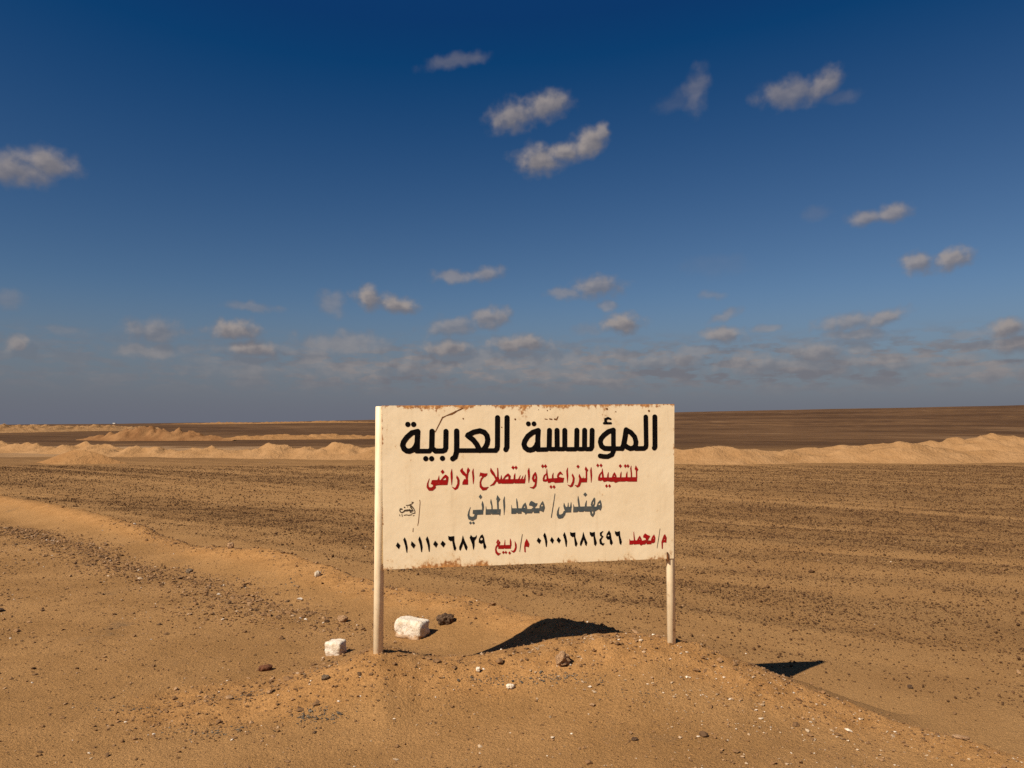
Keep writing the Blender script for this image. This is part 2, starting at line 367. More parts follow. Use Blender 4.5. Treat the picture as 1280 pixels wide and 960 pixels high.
def bank(name, label, cat, crest, mat, seed, wide=2.4, rough=.25, group=None, back=1.0):
    """dug sand thrown up in a line: crest points (x, y, height), skirt sunk into the ground"""
    C = np.array(crest, float); seg = np.sqrt(((C[1:, :2] - C[:-1, :2]) ** 2).sum(1)); t = np.concatenate([[0], np.cumsum(seg)])
    n = max(24, int(t[-1] / max(.22, t[-1] / 150))); tt = np.linspace(0, t[-1], n)
    cx, cy, ch = (np.interp(tt, t, C[:, i]) for i in range(3))
    ch = np.convolve(np.pad(ch, 2, 'edge'), np.ones(5) / 5, 'valid')
    tx, ty = np.gradient(cx), np.gradient(cy); L = np.hypot(tx, ty); nxn, nyn = ty / L, -tx / L    # to the right of travel
    nv = 37; vv = np.linspace(-1, 1, nv)
    A, B = np.meshgrid(vv, np.arange(n)); B = B.astype(int)
    W = (ch[B] * wide + .3) * np.where(A < 0, back, 1)
    x = cx[B] + nxn[B] * A * W; y = cy[B] + nyn[B] * A * W
    prof = (1 - np.abs(A)) ** 1.15 * .75 + .25 * np.cos(np.clip(np.abs(A), 0, 1) * math.pi / 2) ** 2
    g, _, _, _ = terrain(x.ravel(), y.ravel(), False); g = g.reshape(x.shape)
    nz = fbm(x * 1.1, y * 1.1, seed, 4, .55) * rough * np.clip(prof * 2, 0, 1)
    z = g + ch[B] * prof * (1 + nz * 1.6) + nz * .35 * ch[B] - .06 - .25 * (np.abs(A) > .999)
    x0, y0 = cx[n // 2], cy[n // 2]; z0 = gz(x0, y0)
    V = np.stack([x.ravel() - x0, y.ravel() - y0, z.ravel() - z0], 1)
    i = np.arange(n * nv).reshape(n, nv)
    Fq = np.stack([i[:-1, :-1], i[1:, :-1], i[1:, 1:], i[:-1, 1:]], -1).reshape(-1, 4)
    o = link(name, np_mesh(name, V, Fq), mat, label=label, category=cat)
    if group: o['group'] = group
    o.location = (x0, y0, z0); return o
def heap_line(x0, y0, x1, y1, hs):
    k = len(hs); return [(x0 + (x1 - x0) * i / (k - 1), y0 + (y1 - y0) * i / (k - 1), h) for i, h in enumerate(hs)]
G_B = 'banks of dug sand across the plain'
bank('sand_bank', 'long pale sand bank crossing the plain right of the sign', 'sand bank', heap_line(4.5, 41.5, 54, 43.5, [.2,.65,.7,.8,.95,1.0,.85,.62,.55,.6,.85,1.1,1.08,.85,.65,.6,.6,.6,.65,.6,.7,.8,.9,.8,.7,.8,.9,.8,.6,.5,.55,.6,.5,.3,.1]), M_PALE, 5, 2.5, .20, G_B)
bank('sand_bank', 'rounded pale sand bank rising behind the long bank at the right edge', 'sand bank', heap_line(16, 50, 45, 51, [.1,.5,.7,.8,.85,.95,1.3,1.5,1.15,.9,.8,.8,.8,.7]), M_PALE, 8, 2.8, .14, G_B)
bank('sand_bank', 'lumpy pale sand bank left of the sign, running behind the sign', 'sand bank', heap_line(-29, 50.5, 3.5, 44, [.15,.4,.55,.45,.65,.55,.5,.72,.6,.55,.68,.8,.6,.7,.8,.68,.78,.7,.6,.7,.62,.62,.7,.5,.3,.1]), M_PALE, 15, 3.1, .30, G_B)
bank('sand_bank', 'broken pale sand bank at the left edge behind the small smooth heap', 'sand bank', heap_line(-52, 63, -24.5, 52, [.3,.5,.6,.7,.45,.6,.65,.75,.6,.55,.45,.7,.65,.5,.2]), M_PALE, 25, 3.4, .30, G_B)
bank('sand_heap', 'small smooth orange sand heap in front of the pale banks at left', 'sand heap', [(-25.2,41.3,.05),(-24.4,41.2,.3),(-23.6,41.0,.66),(-22.9,40.9,.82),(-22.2,40.8,.74),(-21.4,40.6,.5),(-20.7,40.4,.28),(-19.9,40.2,.05)], M_HEAP, 33, 2.0, .10)
bank('sand_heap', 'big reddish sand heap far off behind the pale banks at left', 'sand heap', [(-55,98,.1),(-51.5,98,.9),(-49,98,1.4),(-47,97.6,1.95),(-45.5,97.2,1.6),(-43,97,1.5),(-41,96.6,1.25),(-38,96,.75),(-34,95,.2)], M_RUST, 41, 2.1, .3)
bank('sand_bank', 'low distant pale sand bank beside the reddish heap, reaching right', 'sand bank', heap_line(-38, 101, -10, 112, [.3,.6,.7,.6,.6,.45,.35,.25,.1]), M_HEAP, 47, 5, .25, G_B)
bank('sand_bank', 'thin pale sand bank far off at the left edge below the horizon', 'sand bank', heap_line(-125, 128, -96, 210, [.8,1.3,1.5,1.2,1.4,1.6,1.2,1.3,1.0,.6]), M_PALE, 53, 3, .3, G_B)
bank('sand_bank', 'faint sand bank along the far left horizon', 'sand bank', heap_line(-150, 330, -62, 430, [.1,.5,.9,.6,.9,.7,1.0,.6,.4,.1]), M_HEAP, 57, 3.5, .3, G_B)

# ------------------------------------------------------------------ loose stones that nobody could count
OCT = np.array([(1,0,0),(-1,0,0),(0,1,0),(0,-1,0),(0,0,1),(0,0,-1),(.62,.62,.5),(-.62,.6,.5),(-.6,-.62,.5),(.6,-.62,.5)], float)
def _hull():
    bm = bmesh.new()
    for v in OCT: bm.verts.new(v)
    bmesh.ops.convex_hull(bm, input=bm.verts); bmesh.ops.triangulate(bm, faces=bm.faces)
    bm.verts.index_update(); f = np.array([[v.index for v in q.verts] for q in bm.faces]); n = len(bm.verts)
    co = np.array([v.co for v in bm.verts]); bm.free(); return co, f
HV, HF = _hull()
def scatter(name, x, y, size, tone, mat, sink=.35, flat=.7, **props):
    n = len(x); z, _, _, _ = terrain(x, y)
    a = rng.random(n) * 2 * math.pi; ca, sa = np.cos(a), np.sin(a)
    j = 1 + (rng.random((n, len(HV), 3)) - .5) * .75
    V = HV[None] * j
    sx = size * (.75 + .5 * rng.random(n)); sy = size * (.6 + .5 * rng.random(n)); sz = size * flat * (.6 + .6 * rng.random(n))
    vx, vy, vz = V[..., 0] * sx[:, None], V[..., 1] * sy[:, None], V[..., 2] * sz[:, None]
    tl = (rng.random(n) - .5) * .9; vx, vz = vx * np.cos(tl)[:, None] - vz * np.sin(tl)[:, None], vx * np.sin(tl)[:, None] + vz * np.cos(tl)[:, None]
    wx = vx * ca[:, None] - vy * sa[:, None] + x[:, None]; wy = vx * sa[:, None] + vy * ca[:, None] + y[:, None]
    wz = vz + (z + sz * (1 - 2 * sink))[:, None]
    VV = np.stack([wx, wy, wz], -1).reshape(-1, 3)
    FF = (HF[None] + (np.arange(n) * len(HV))[:, None, None]).reshape(-1, 3)
    me = np_mesh(name, VV, FF, False); set_attr(me, 'tone', np.repeat(tone, len(HV)))
    return link(name, me, mat, kind='stuff', **props)
def stone_mat(name, stops):
    m, nt, b = new_mat(name, .9, .12)
    cr = nd(nt, 'ShaderNodeValToRGB', {0: attr(nt, 'tone')})
    el_ = cr.color_ramp.elements
    while len(el_) < len(stops): el_.new(.5)
    for e, (p, c) in zip(el_, stops): e.position = p; e.color = (*c, 1)
    P = nd(nt, 'ShaderNodeNewGeometry').outputs['Position']
    c = mixc(nt, mrange(nt, noise(nt, P, 60, 3, .6), .35, .7, 0, .35), cr.outputs[0], (.10, .055, .026))
    nt.links.new(c, b.inputs['Base Color']); bump(nt, b, noise(nt, P, 140, 3, .6), .5, .004); return m
M_PEB = stone_mat('mixed_pebbles', [(0,(.07,.04,.022)),(.25,(.15,.078,.034)),(.6,(.25,.13,.054)),(.85,(.34,.20,.10)),(.95,(.45,.31,.19)),(1,(.68,.57,.44))])
M_CLOD = stone_mat('dark_field_stones', [(0,(.048,.023,.010)),(.5,(.095,.046,.019)),(.85,(.165,.083,.034)),(1,(.23,.125,.055))])

def cand(n, ymin, ymax, spread=.74):
    y = np.sqrt(rng.random(n) * (ymax ** 2 - ymin ** 2) + ymin ** 2); x = (rng.random(n) * 2 - 1) * y * spread
    return x, y
# road and bank gravel
x, y = cand(190000, 2.9, 13)
_, s, lo, de = terrain(x, y, False)
band = np.exp(-((s + 1.25 + .5 * fbm(x * .7, y * .7, 81, 2)) / .36) ** 2) * sstep(5.6, 7.0, y) * .45
smooth_ = np.exp(-((s + .42) / .30) ** 2) * sstep(6.3, 7.0, y)                    # clean blown sand on the near face of the bank
pd = np.where(s < .45, .24 + .45 * lo * sstep(8.5, 6.0, y) + .10 * lo + band + .35 * sstep(.05, .5, fbm(x * 1.3, y * 1.3, 83, 3)), .05)
swept = np.exp(-(((x + .25) / .9) ** 2 + ((y - 6.1) / .65) ** 2) * 1.2)       # wind-smoothed hollow behind the sign
pd = pd * (1 - .93 * swept) * (1 - .85 * smooth_)
k = rng.random(len(x)) < pd * .9; x, y, s, lo, band = x[k], y[k], s[k], lo[k], band[k]
sz = .0038 * np.exp(rng.normal(0, .55, len(x))) * (1 + .35 * lo + 1.5 * np.clip(band, 0, 1)) * (.75 + .055 * y)
scatter('road_gravel', x, y, np.clip(sz, .002, .030), np.clip(rng.beta(2.2, 2.6, len(x)) + .25 * (rng.random(len(x)) < .05), 0, 1), M_PEB, label='fine mixed gravel strewn over the road edge and bank', category='gravel')
# pale chips dug out with the bank soil
x = np.concatenate([rng.uniform(.1, 3.0, 2600), rng.uniform(-2.4, .4, 900)]); y = np.concatenate([rng.uniform(3.3, 5.6, 2600), rng.uniform(3.4, 5.2, 900)])
_, s, lo, de = terrain(x, y, False)
k = (s < .12) & (rng.random(len(x)) < np.where(x > .1, .08 + .55 * np.exp(-((s + .35) / .40) ** 2), .12)); x, y = x[k], y[k]
M_CHIP = stone_mat('pale_chips', [(0,(.30,.19,.10)),(.6,(.48,.34,.21)),(1,(.70,.58,.44))])
scatter('pale_chips', x, y, np.clip(.0058 * np.exp(rng.normal(0, .42, len(x))), .0028, .016), rng.random(len(x)), M_CHIP, sink=.3, flat=.5, label='small pale stone chips littering the dug mound', category='stone chips')
# patches of dark grey grit trodden into the road edge
px_, py_ = [], []
for cx_, cy_, rx_, ry_, n_ in ((-1.12, 4.52, .10, .04, 170), (-1.66, 4.84, .12, .05, 110), (.26, 4.93, .14, .03, 170), (-1.62, 4.38, .14, .05, 110), (-.15, 4.92, .10, .03, 120), (-2.35, 4.75, .2, .05, 80), (-1.25, 5.05, .06, .03, 30), (.75, 4.75, .12, .03, 40), (-2.2, 8.2, .35, .18, 160), (-3.0, 8.6, .4, .2, 160)):
    px_.append(rng.normal(cx_, rx_, n_)); py_.append(rng.normal(cy_, ry_, n_))
px_, py_ = np.concatenate(px_), np.concatenate(py_)
M_GRIT = stone_mat('grey_grit', [(0,(.045,.038,.030)),(.6,(.11,.090,.066)),(1,(.19,.145,.095))])
scatter('dark_grit', px_, py_, .0042 * np.exp(rng.normal(0, .4, len(px_))), rng.random(len(px_)), M_GRIT, label='small patches of dark grey grit on the sandy road edge', category='grit')
# scattered larger rubble
x, y = cand(9000, 3.2, 18)
_, s, lo, de = terrain(x, y, False)
band = np.exp(-((s + 1.25) / .36) ** 2) * sstep(5.6, 7.0, y)
smooth_ = np.exp(-((s + .42) / .30) ** 2) * sstep(6.3, 7.0, y)
crest = np.exp(-((s - .18) / .16) ** 2)
swept = np.exp(-(((x + .25) / .9) ** 2 + ((y - 6.1) / .65) ** 2) * 1.2)
k = rng.random(len(x)) < (np.where(s < .5, .035 + .20 * band + .05 * lo + .8 * crest, .006) * (1 - .95 * swept) * (1 - .9 * smooth_)); x, y = x[k], y[k]
scatter('rubble', x, y, np.clip(.0105 * np.exp(rng.normal(0, .45, len(x))), .006, .034), np.clip(rng.beta(2.2, 2.0, len(x)) * .9 + .22 * (rng.random(len(x)) < np.where(x > .8, .22, .03)), 0, .96), M_PEB, label='scattered stony rubble along the sandy roadside bank', category='rubble')
# field stones in rows
x, y = cand(640000, 4.2, 38, .92)
_, s, lo, de = terrain(x, y, False)
w = np.where(s > .6, (.95 * de ** 1.2 + .24 * sstep(1.4, 3.2, s)) * (1 - .012 * y) + .012 * sstep(.7, 1.6, s), 0)
cl = sstep(-.25, .25, fbm(x * 2.2, y * 2.2, 91, 2))
k = rng.random(len(x)) < w * (.4 + .6 * cl) * .45; x, y = x[k], y[k]
scatter('field_gravel', x, y, np.clip(.0084 * np.exp(rng.normal(0, .34, len(x))) * (1 + .016 * y), .006, .04), rng.beta(2, 2.6, len(x)), M_CLOD, sink=.22, flat=1.0, label='dark angular stones lying in rows on the field', category='gravel')
x, y = cand(320000, 4.2, 19, .92)
_, s, lo, de = terrain(x, y, False)
k = rng.random(len(x)) < np.where(s > .6, (.18 + .72 * de) * sstep(1.2, 2.3, s) * (.45 + .55 * sstep(-.3, .25, fbm(x * 2.2, y * 2.2, 91, 2))) + .10 * sstep(.9, 2.8, s), 0)
x, y = x[k], y[k]
scatter('fine_field_gravel', x, y, np.clip(.0065 * np.exp(rng.normal(0, .35, len(x))), .004, .016), rng.beta(2, 2.4, len(x)), M_CLOD, sink=.3, label='fine dark grit between the larger field stones', category='gravel')

# ------------------------------------------------------------------ single stones
def rock_mesh(name, dims, seed, blocky=2.5, rough=.12, sub=3):
    bm = bmesh.new(); bmesh.ops.create_cube(bm, size=2)
    bmesh.ops.subdivide_edges(bm, edges=bm.edges, cuts=2 ** sub - 1, use_grid_fill=True)
    r = np.random.default_rng(seed); off = r.random(3) * 50
    co = np.array([v.co for v in bm.verts])
    p = (np.abs(co) ** blocky).sum(1) ** (1 / blocky); q = co / p[:, None]
    a, b_, c = q[:, 0] * 2 + off[0], q[:, 1] * 2 + off[1], q[:, 2] * 2 + off[2]
    n = fbm(a, b_ + c * .7, seed, 4, .55) + fbm(c, a - b_ * .6, seed + 3, 4, .55)
    chip = -np.clip(fbm(a * .9, c + b_ * .5, seed + 9, 1) - .22, 0, 1) * (.8 if blocky < 4 else .35)
    q = q * (1 + n * rough + chip)[:, None]
    for v, t in zip(bm.verts, q): v.co = Vector(t) * 1.0
    for v in bm.verts: v.co = Vector((v.co.x * dims[0] / 2, v.co.y * dims[1] / 2, v.co.z * dims[2] / 2))
    me = bpy.data.meshes.new(name); bm.to_mesh(me); bm.free()
    me.polygons.foreach_set('use_smooth', np.full(len(me.polygons), blocky > 3.5, bool)); return me
def rock_mat(name, c1, c2, sc=30, bs=.8, soiled=False):
    m, nt, b = new_mat(name, .92, .1)
    P = nd(nt, 'ShaderNodeTexCoord').outputs['Object']
    n1 = noise(nt, P, sc, 5, .65); n2 = noise(nt, P, sc * 4, 4, .7)
    c = mixc(nt, mrange(nt, n1, .38, .68), c1, c2)
    if soiled:                                              # sand stuck to the lower edge and in the pits
        zz = nd(nt, 'ShaderNodeSeparateXYZ', {0: P}).outputs[2]
        c = mixc(nt, mth(nt, 'MULTIPLY', mrange(nt, mth(nt, 'ADD', zz, mth(nt, 'MULTIPLY', n1, -.09)), -.055, -.09), .75), c, (.36, .19, .075))
        c = mixc(nt, mth(nt, 'MULTIPLY', mrange(nt, n2, .56, .70), .45), c, (.40, .25, .12))
    nt.links.new(c, b.inputs['Base Color'])
    bump(nt, b, n2, bs, .006, bump(nt, b, n1, bs, .02)); return m
M_LIME = rock_mat('white_limestone', (.69, .58, .45), (.56, .43, .29), 22, .6, True)
M_DARK = rock_mat('dark_basalt', (.085, .048, .028), (.18, .105, .058), 40)
M_TAN = rock_mat('tan_stone', (.42, .25, .13), (.33, .18, .085), 40)
M_RED = rock_mat('red_brown_stone', (.19, .075, .035), (.13, .055, .028), 40)
M_GREYST = rock_mat('grey_brown_stone', (.17, .115, .07), (.24, .16, .095), 40)
M_CREAM = rock_mat('cream_stone', (.62, .50, .36), (.50, .36, .22), 40)
def rock(name, label, cat, x, y, dims, rz, mat, seed, blocky=2.5, rough=.14, sink=.12, tilt=(0, 0), sub=3, group=None):
    o = link(name, rock_mesh(name, dims, seed, blocky, rough, sub), mat, label=label, category=cat)
    if group: o['group'] = group
    o.location = (x, y, gz(x, y) + dims[2] * (.5 - sink)); o.rotation_euler = (tilt[0], tilt[1], rz); return o
rock('limestone_block', 'larger white limestone block lying behind the left post', 'stone block', -.79, 6.2, (.25, .15, .15), R(-27), M_LIME, 11, 8, .05, .10, (0, R(3)), 4)
rock('limestone_block', 'smaller white limestone block left of the sign beside the left post', 'stone block', -1.285, 5.74, (.13, .11, .115), R(-20), M_LIME, 14, 7, .06, .14, (R(3), R(-4)), 4)
rock('dark_stone', 'blackish brown stone lying right of the larger white block', 'stone', -.54, 6.38, (.145, .105, .09), R(20), M_DARK, 21, 2.2, .25)
rock('pink_tan_stone', 'knobbly pinkish tan stone on the bank right of the shadow', 'stone', .325, 5.06, (.10, .09, .085), R(40), M_TAN, 24, 2.1, .3)
rock('tan_stone', 'small round tan stone on the sand left of the left post', 'stone', -1.45, 6.72, (.085, .075, .06), R(10), M_TAN, 27, 2.2, .2)
rock('reddish_stone', 'flat reddish brown stone at the foot of the mound at lower left', 'stone', -1.69, 5.4, (.09, .06, .045), R(30), M_RED, 31, 2.4, .22)
rock('tan_stone', 'tan stone on the crest of the left bank, farthest of the single stones', 'stone', -3.62, 10.05, (.085, .08, .075), R(15), M_TAN, 35, 2.4, .2)
rock('pale_stone', 'tiny whitish stone on the orange bank halfway to the left post', 'stone', -2.05, 8.25, (.075, .06, .07), R(50), M_CREAM, 38, 2.4, .2)
rock('pale_stone', 'white chip of stone on the mound front below the sign centre', 'stone', -.01, 4.84, (.05, .035, .03), R(5), M_LIME, 41, 2.6, .2)
rock('pale_stone', 'small round white pebble up the mound, left of the white chip', 'stone', -.215, 5.0, (.028, .03, .03), R(25), M_LIME, 44, 2.4, .2)
rock('grey_stone', 'grey brown stone on the flat ground below the left mound', 'stone', -1.15, 4.85, (.05, .035, .03), R(25), M_GREYST, 47, 2.3, .2)
rock('dark_stone', 'small dark stone alone on the smooth sand right of the sign shadow', 'stone', 3.08, 6.1, (.04, .032, .03), R(10), M_DARK, 51, 2.2, .2)
rock('dark_stone', 'lone black pebble near the bottom edge below the right post', 'stone', .66, 4.25, (.035, .025, .02), R(10), M_DARK, 54, 2.2, .2)
rock('grey_stone', 'larger grey brown stone in the rubble strip at far left', 'stone', -3.75, 9.1, (.08, .07, .06), R(10), M_GREYST, 57, 2.3, .22)
rock('tan_stone', 'flat tan stone slab on the bank near the right edge', 'stone', 2.5, 4.40, (.085, .035, .018), R(-30), M_TAN, 61, 2.6, .2)
rock('debris_strip', 'flat black strip of debris at the left edge of the road', 'debris', -4.72, 7.07, (.24, .10, .03), R(8), M_DARK, 64, 3, .12, .02)
M_SHED = rock_mat('white_shed_wall', (.75, .70, .62), (.62, .56, .48), .5, .2)
def shed():
    o = bpy.data.objects.new('white_shed', None); COL.objects.link(o)
    x, y = -313.0, 610.0; o.location = (x, y, gz(x, y)); o['label'] = 'tiny white shed standing on the far left horizon'; o['category'] = 'shed'
    w = box('wall', -1.0, 1.0, -.8, .8, -.4, .8, M_SHED, o); r_ = box('roof', -1.12, 1.12, -.92, .92, .8, .95, M_SHED, o)

# ------------------------------------------------------------------ the sign
SX, SY, SROT = -0.84618, 5.02, math.atan2(.1463, .98924)
sign = bpy.data.objects.new('roadside_sign', None); COL.objects.link(sign)
sign.location = (SX, SY, 0); sign.rotation_euler = (0, 0, SROT)
sign['label'] = 'large cream metal roadside sign with black and red Arabic lettering on two posts'; sign['category'] = 'sign'
def panel_pt(a, b):                                         # 0..1 across, 0..1 up
    l = 0.0193 * (1 - b); r = 1.9655 + (1.9820 - 1.9655) * b
    u = l + (r - l) * a
    return u, (.7662 + (.7885 - .7662) * a) * (1 - b) + (1.8192 + (1.8371 - 1.8192) * a) * b
def paint_mat(name, rusty):
    m, nt, b = new_mat(name, .5, .35)
    P = nd(nt, 'ShaderNodeTexCoord').outputs['Object']
    n1 = noise(nt, P, 2.2, 4, .6); n2 = noise(nt, P, 14, 5, .7); n3 = noise(nt, P, 60, 4, .7)
    c = mixc(nt, mrange(nt, n1, .3, .7), C_PAINT1, C_PAINT2)
    dust = nd(nt, 'ShaderNodeMapping', {'Vector': P, 'Scale': (9, 1, .7)}).outputs[0]
    c = mixc(nt, mth(nt, 'MULTIPLY', mrange(nt, noise(nt, dust, 2, 5, .65), .52, .75), .30), c, (.50, .35, .19))
    c = mixc(nt, mth(nt, 'MULTIPLY', mrange(nt, n2, .60, .74), .22), c, (.55, .40, .20))
    if rusty:
        sp = nd(nt, 'ShaderNodeSeparateXYZ', {0: P})
        u, z = sp.outputs[0], sp.outputs[2]
        top = mth(nt, 'SUBTRACT', mth(nt, 'ADD', 1.8192, mth(nt, 'MULTIPLY', u, .00903)), z)
        bot = mth(nt, 'SUBTRACT', z, mth(nt, 'ADD', .766, mth(nt, 'MULTIPLY', u, .01135)))
        patch = noise(nt, nd(nt, 'ShaderNodeMapping', {'Vector': P, 'Scale': (1, 1, .7), 'Location': (3.1, 0, .4)}).outputs[0], 6.5, 3, .6)
        fine = noise(nt, nd(nt, 'ShaderNodeMapping', {'Vector': P, 'Scale': (1, 1, .75)}).outputs[0], 46, 5, .72)
        mix_n = mth(nt, 'ADD', mth(nt, 'MULTIPLY', patch, .62), mth(nt, 'MULTIPLY', fine, .52))
        def stain(dist, reach, bias):
            e = mth(nt, 'POWER', 2.718, mth(nt, 'MULTIPLY', mth(nt, 'MAXIMUM', dist, 0.0), -1 / reach))
            return mth(nt, 'ADD', mth(nt, 'MULTIPLY', e, bias), mix_n)
        lowl = mrange(nt, mth(nt, 'ABSOLUTE', mth(nt, 'SUBTRACT', u, .40)), .30, .0)   # most of the lower rust sits near the left end
        r1 = mrange(nt, stain(top, .034, .25), .70, .78)
        r2 = mrange(nt, mth(nt, 'ADD', stain(bot, .040, .15), mth(nt, 'MULTIPLY', lowl, mth(nt, 'MULTIPLY', mrange(nt, bot, .13, .0), .165))), .70, .80)
        r3 = mrange(nt, stain(mth(nt, 'SUBTRACT', u, .0), .016, .25), .72, .80)
        r4 = mrange(nt, stain(mth(nt, 'SUBTRACT', 1.972, u), .010, .12), .72, .80)
        rust = mth(nt, 'MAXIMUM', mth(nt, 'MAXIMUM', r1, r2), mth(nt, 'MAXIMUM', r3, r4))
        rc = mixc(nt, mrange(nt, fine, .35, .65), (.56, .235, .045), (.24, .080, .018))
        halo = mrange(nt, mth(nt, 'ADD', stain(bot, .05, .16), mth(nt, 'MULTIPLY', lowl, mth(nt, 'MULTIPLY', mrange(nt, bot, .16, .0), .18))), .62, .85)
        c = mixc(nt, mth(nt, 'MULTIPLY', halo, .45), c, (.60, .36, .13))
        c = mixc(nt, mth(nt, 'MULTIPLY', rust, .92), c, rc)
        nt.links.new(mrange(nt, rust, 0, 1, .5, .9), b.inputs['Roughness'])
    else:
        run = noise(nt, nd(nt, 'ShaderNodeMapping', {'Vector': P, 'Scale': (1, 1, .12)}).outputs[0], 38, 5, .7)
        c = mixc(nt, mth(nt, 'MULTIPLY', mrange(nt, run, .48, .70), .42), c, (.42, .27, .13))
        c = mixc(nt, mth(nt, 'MULTIPLY', mrange(nt, n2, .60, .68), .6), c, (.30, .15, .055))
    nt.links.new(c, b.inputs['Base Color'])
    bump(nt, b, n3, .12, .0012, bump(nt, b, n1, .25, .03)); return m
C_PAINT1, C_PAINT2 = (.80, .635, .41), (.74, .57, .35)
M_PANEL = paint_mat('weathered_cream_paint', True); M_POST = paint_mat('cream_post_paint', False)
def grid_panel(nu, nv, th):
    bm = bmesh.new(); vs_ = {}
    for k in (0, 1):
        for i in range(nu + 1):
            for j in range(nv + 1):
                u, z = panel_pt(i / nu, j / nv); vs_[k, i, j] = bm.verts.new((u, th * k, z))
    for i in range(nu):
        for j in range(nv):
            bm.faces.new((vs_[0, i, j], vs_[0, i + 1, j], vs_[0, i + 1, j + 1], vs_[0, i, j + 1]))
            bm.faces.new((vs_[1, i, j], vs_[1, i, j + 1], vs_[1, i + 1, j + 1], vs_[1, i + 1, j]))
    for i in range(nu):
        for j in (0, nv):
            q = (vs_[0, i, j], vs_[1, i, j], vs_[1, i + 1, j], vs_[0, i + 1, j]); bm.faces.new(q if j == 0 else q[::-1])
    for j in range(nv):
        for i in (0, nu):
            q = (vs_[0, i, j], vs_[0, i, j + 1], vs_[1, i, j + 1], vs_[1, i, j]); bm.faces.new(q if i == 0 else q[::-1])
    bmesh.ops.recalc_face_normals(bm, faces=bm.faces)
    me = bpy.data.meshes.new('panel'); bm.to_mesh(me); bm.free(); return me
link('panel', grid_panel(8, 5, .004), M_PANEL, sign)
def tube(name, x, y, z0, z1, r, mat, parent, lean=(0, 0), seg=28):
    bm = bmesh.new(); rings = []
    prof = [(z0, r), (z1 - .004, r), (z1, r - .004)]
    for z, rr in prof:
        t = (z - z0) / (z1 - z0)
        rings.append([bm.verts.new((x + lean[0] * t + rr * math.cos(a), y + lean[1] * t + rr * math.sin(a), z)) for a in np.linspace(0, 2 * math.pi, seg, endpoint=False)])
    for a, b in zip(rings[:-1], rings[1:]):
        for i in range(seg): bm.faces.new((a[i], a[(i + 1) % seg], b[(i + 1) % seg], b[i])).smooth = True
    bm.faces.new(rings[-1]); bm.faces.new(rings[0][::-1])
    me = bpy.data.meshes.new(name); bm.to_mesh(me); bm.free(); return link(name, me, mat, parent)
tube('post', -.008, .0364, -.35, 1.815, .0315, M_POST, sign)
tube('post', 1.955, .0337, -.35, 1.815, .0290, M_POST, sign)
def box(name, x0, x1, y0, y1, z0, z1, mat, parent):
    bm = bmesh.new(); bmesh.ops.create_cube(bm, size=1)
    for v in bm.verts: v.co = Vector(((x0 + x1) / 2 + v.co.x * (x1 - x0), (y0 + y1) / 2 + v.co.y * (y1 - y0), (z0 + z1) / 2 + v.co.z * (z1 - z0)))
    bmesh.ops.bevel(bm, geom=bm.edges[:], offset=.002, segments=1, affect='EDGES')
    me = bpy.data.meshes.new(name); bm.to_mesh(me); bm.free(); return link(name, me, mat, parent)
box('frame_rail', .026, 1.923, .0045, .037, 1.782, 1.812, M_POST, sign)
box('frame_rail', .026, 1.923, .0045, .037, .805, .835, M_POST, sign)
M_RUSTY, _nt, _b = new_mat('bare_rust', .9, .1); _b.inputs['Base Color'].default_value = (.085, .032, .014, 1)
_n = noise(_nt, nd(_nt, 'ShaderNodeTexCoord').outputs['Object'], 40, 4, .7)
_nt.links.new(mixc(_nt, mrange(_nt, _n, .35, .65), (.05, .022, .012), (.20, .075, .022)), _b.inputs['Base Color'])
box('slit_blocker', .0195, .0214, .0046, .0212, .80, 1.79, M_POST, sign)  # unseen strip added behind the panel, stops sun leaking past the left post
box('bracket', 1.915, 1.9245, -.010, .012, .770, .832, M_RUSTY, sign)

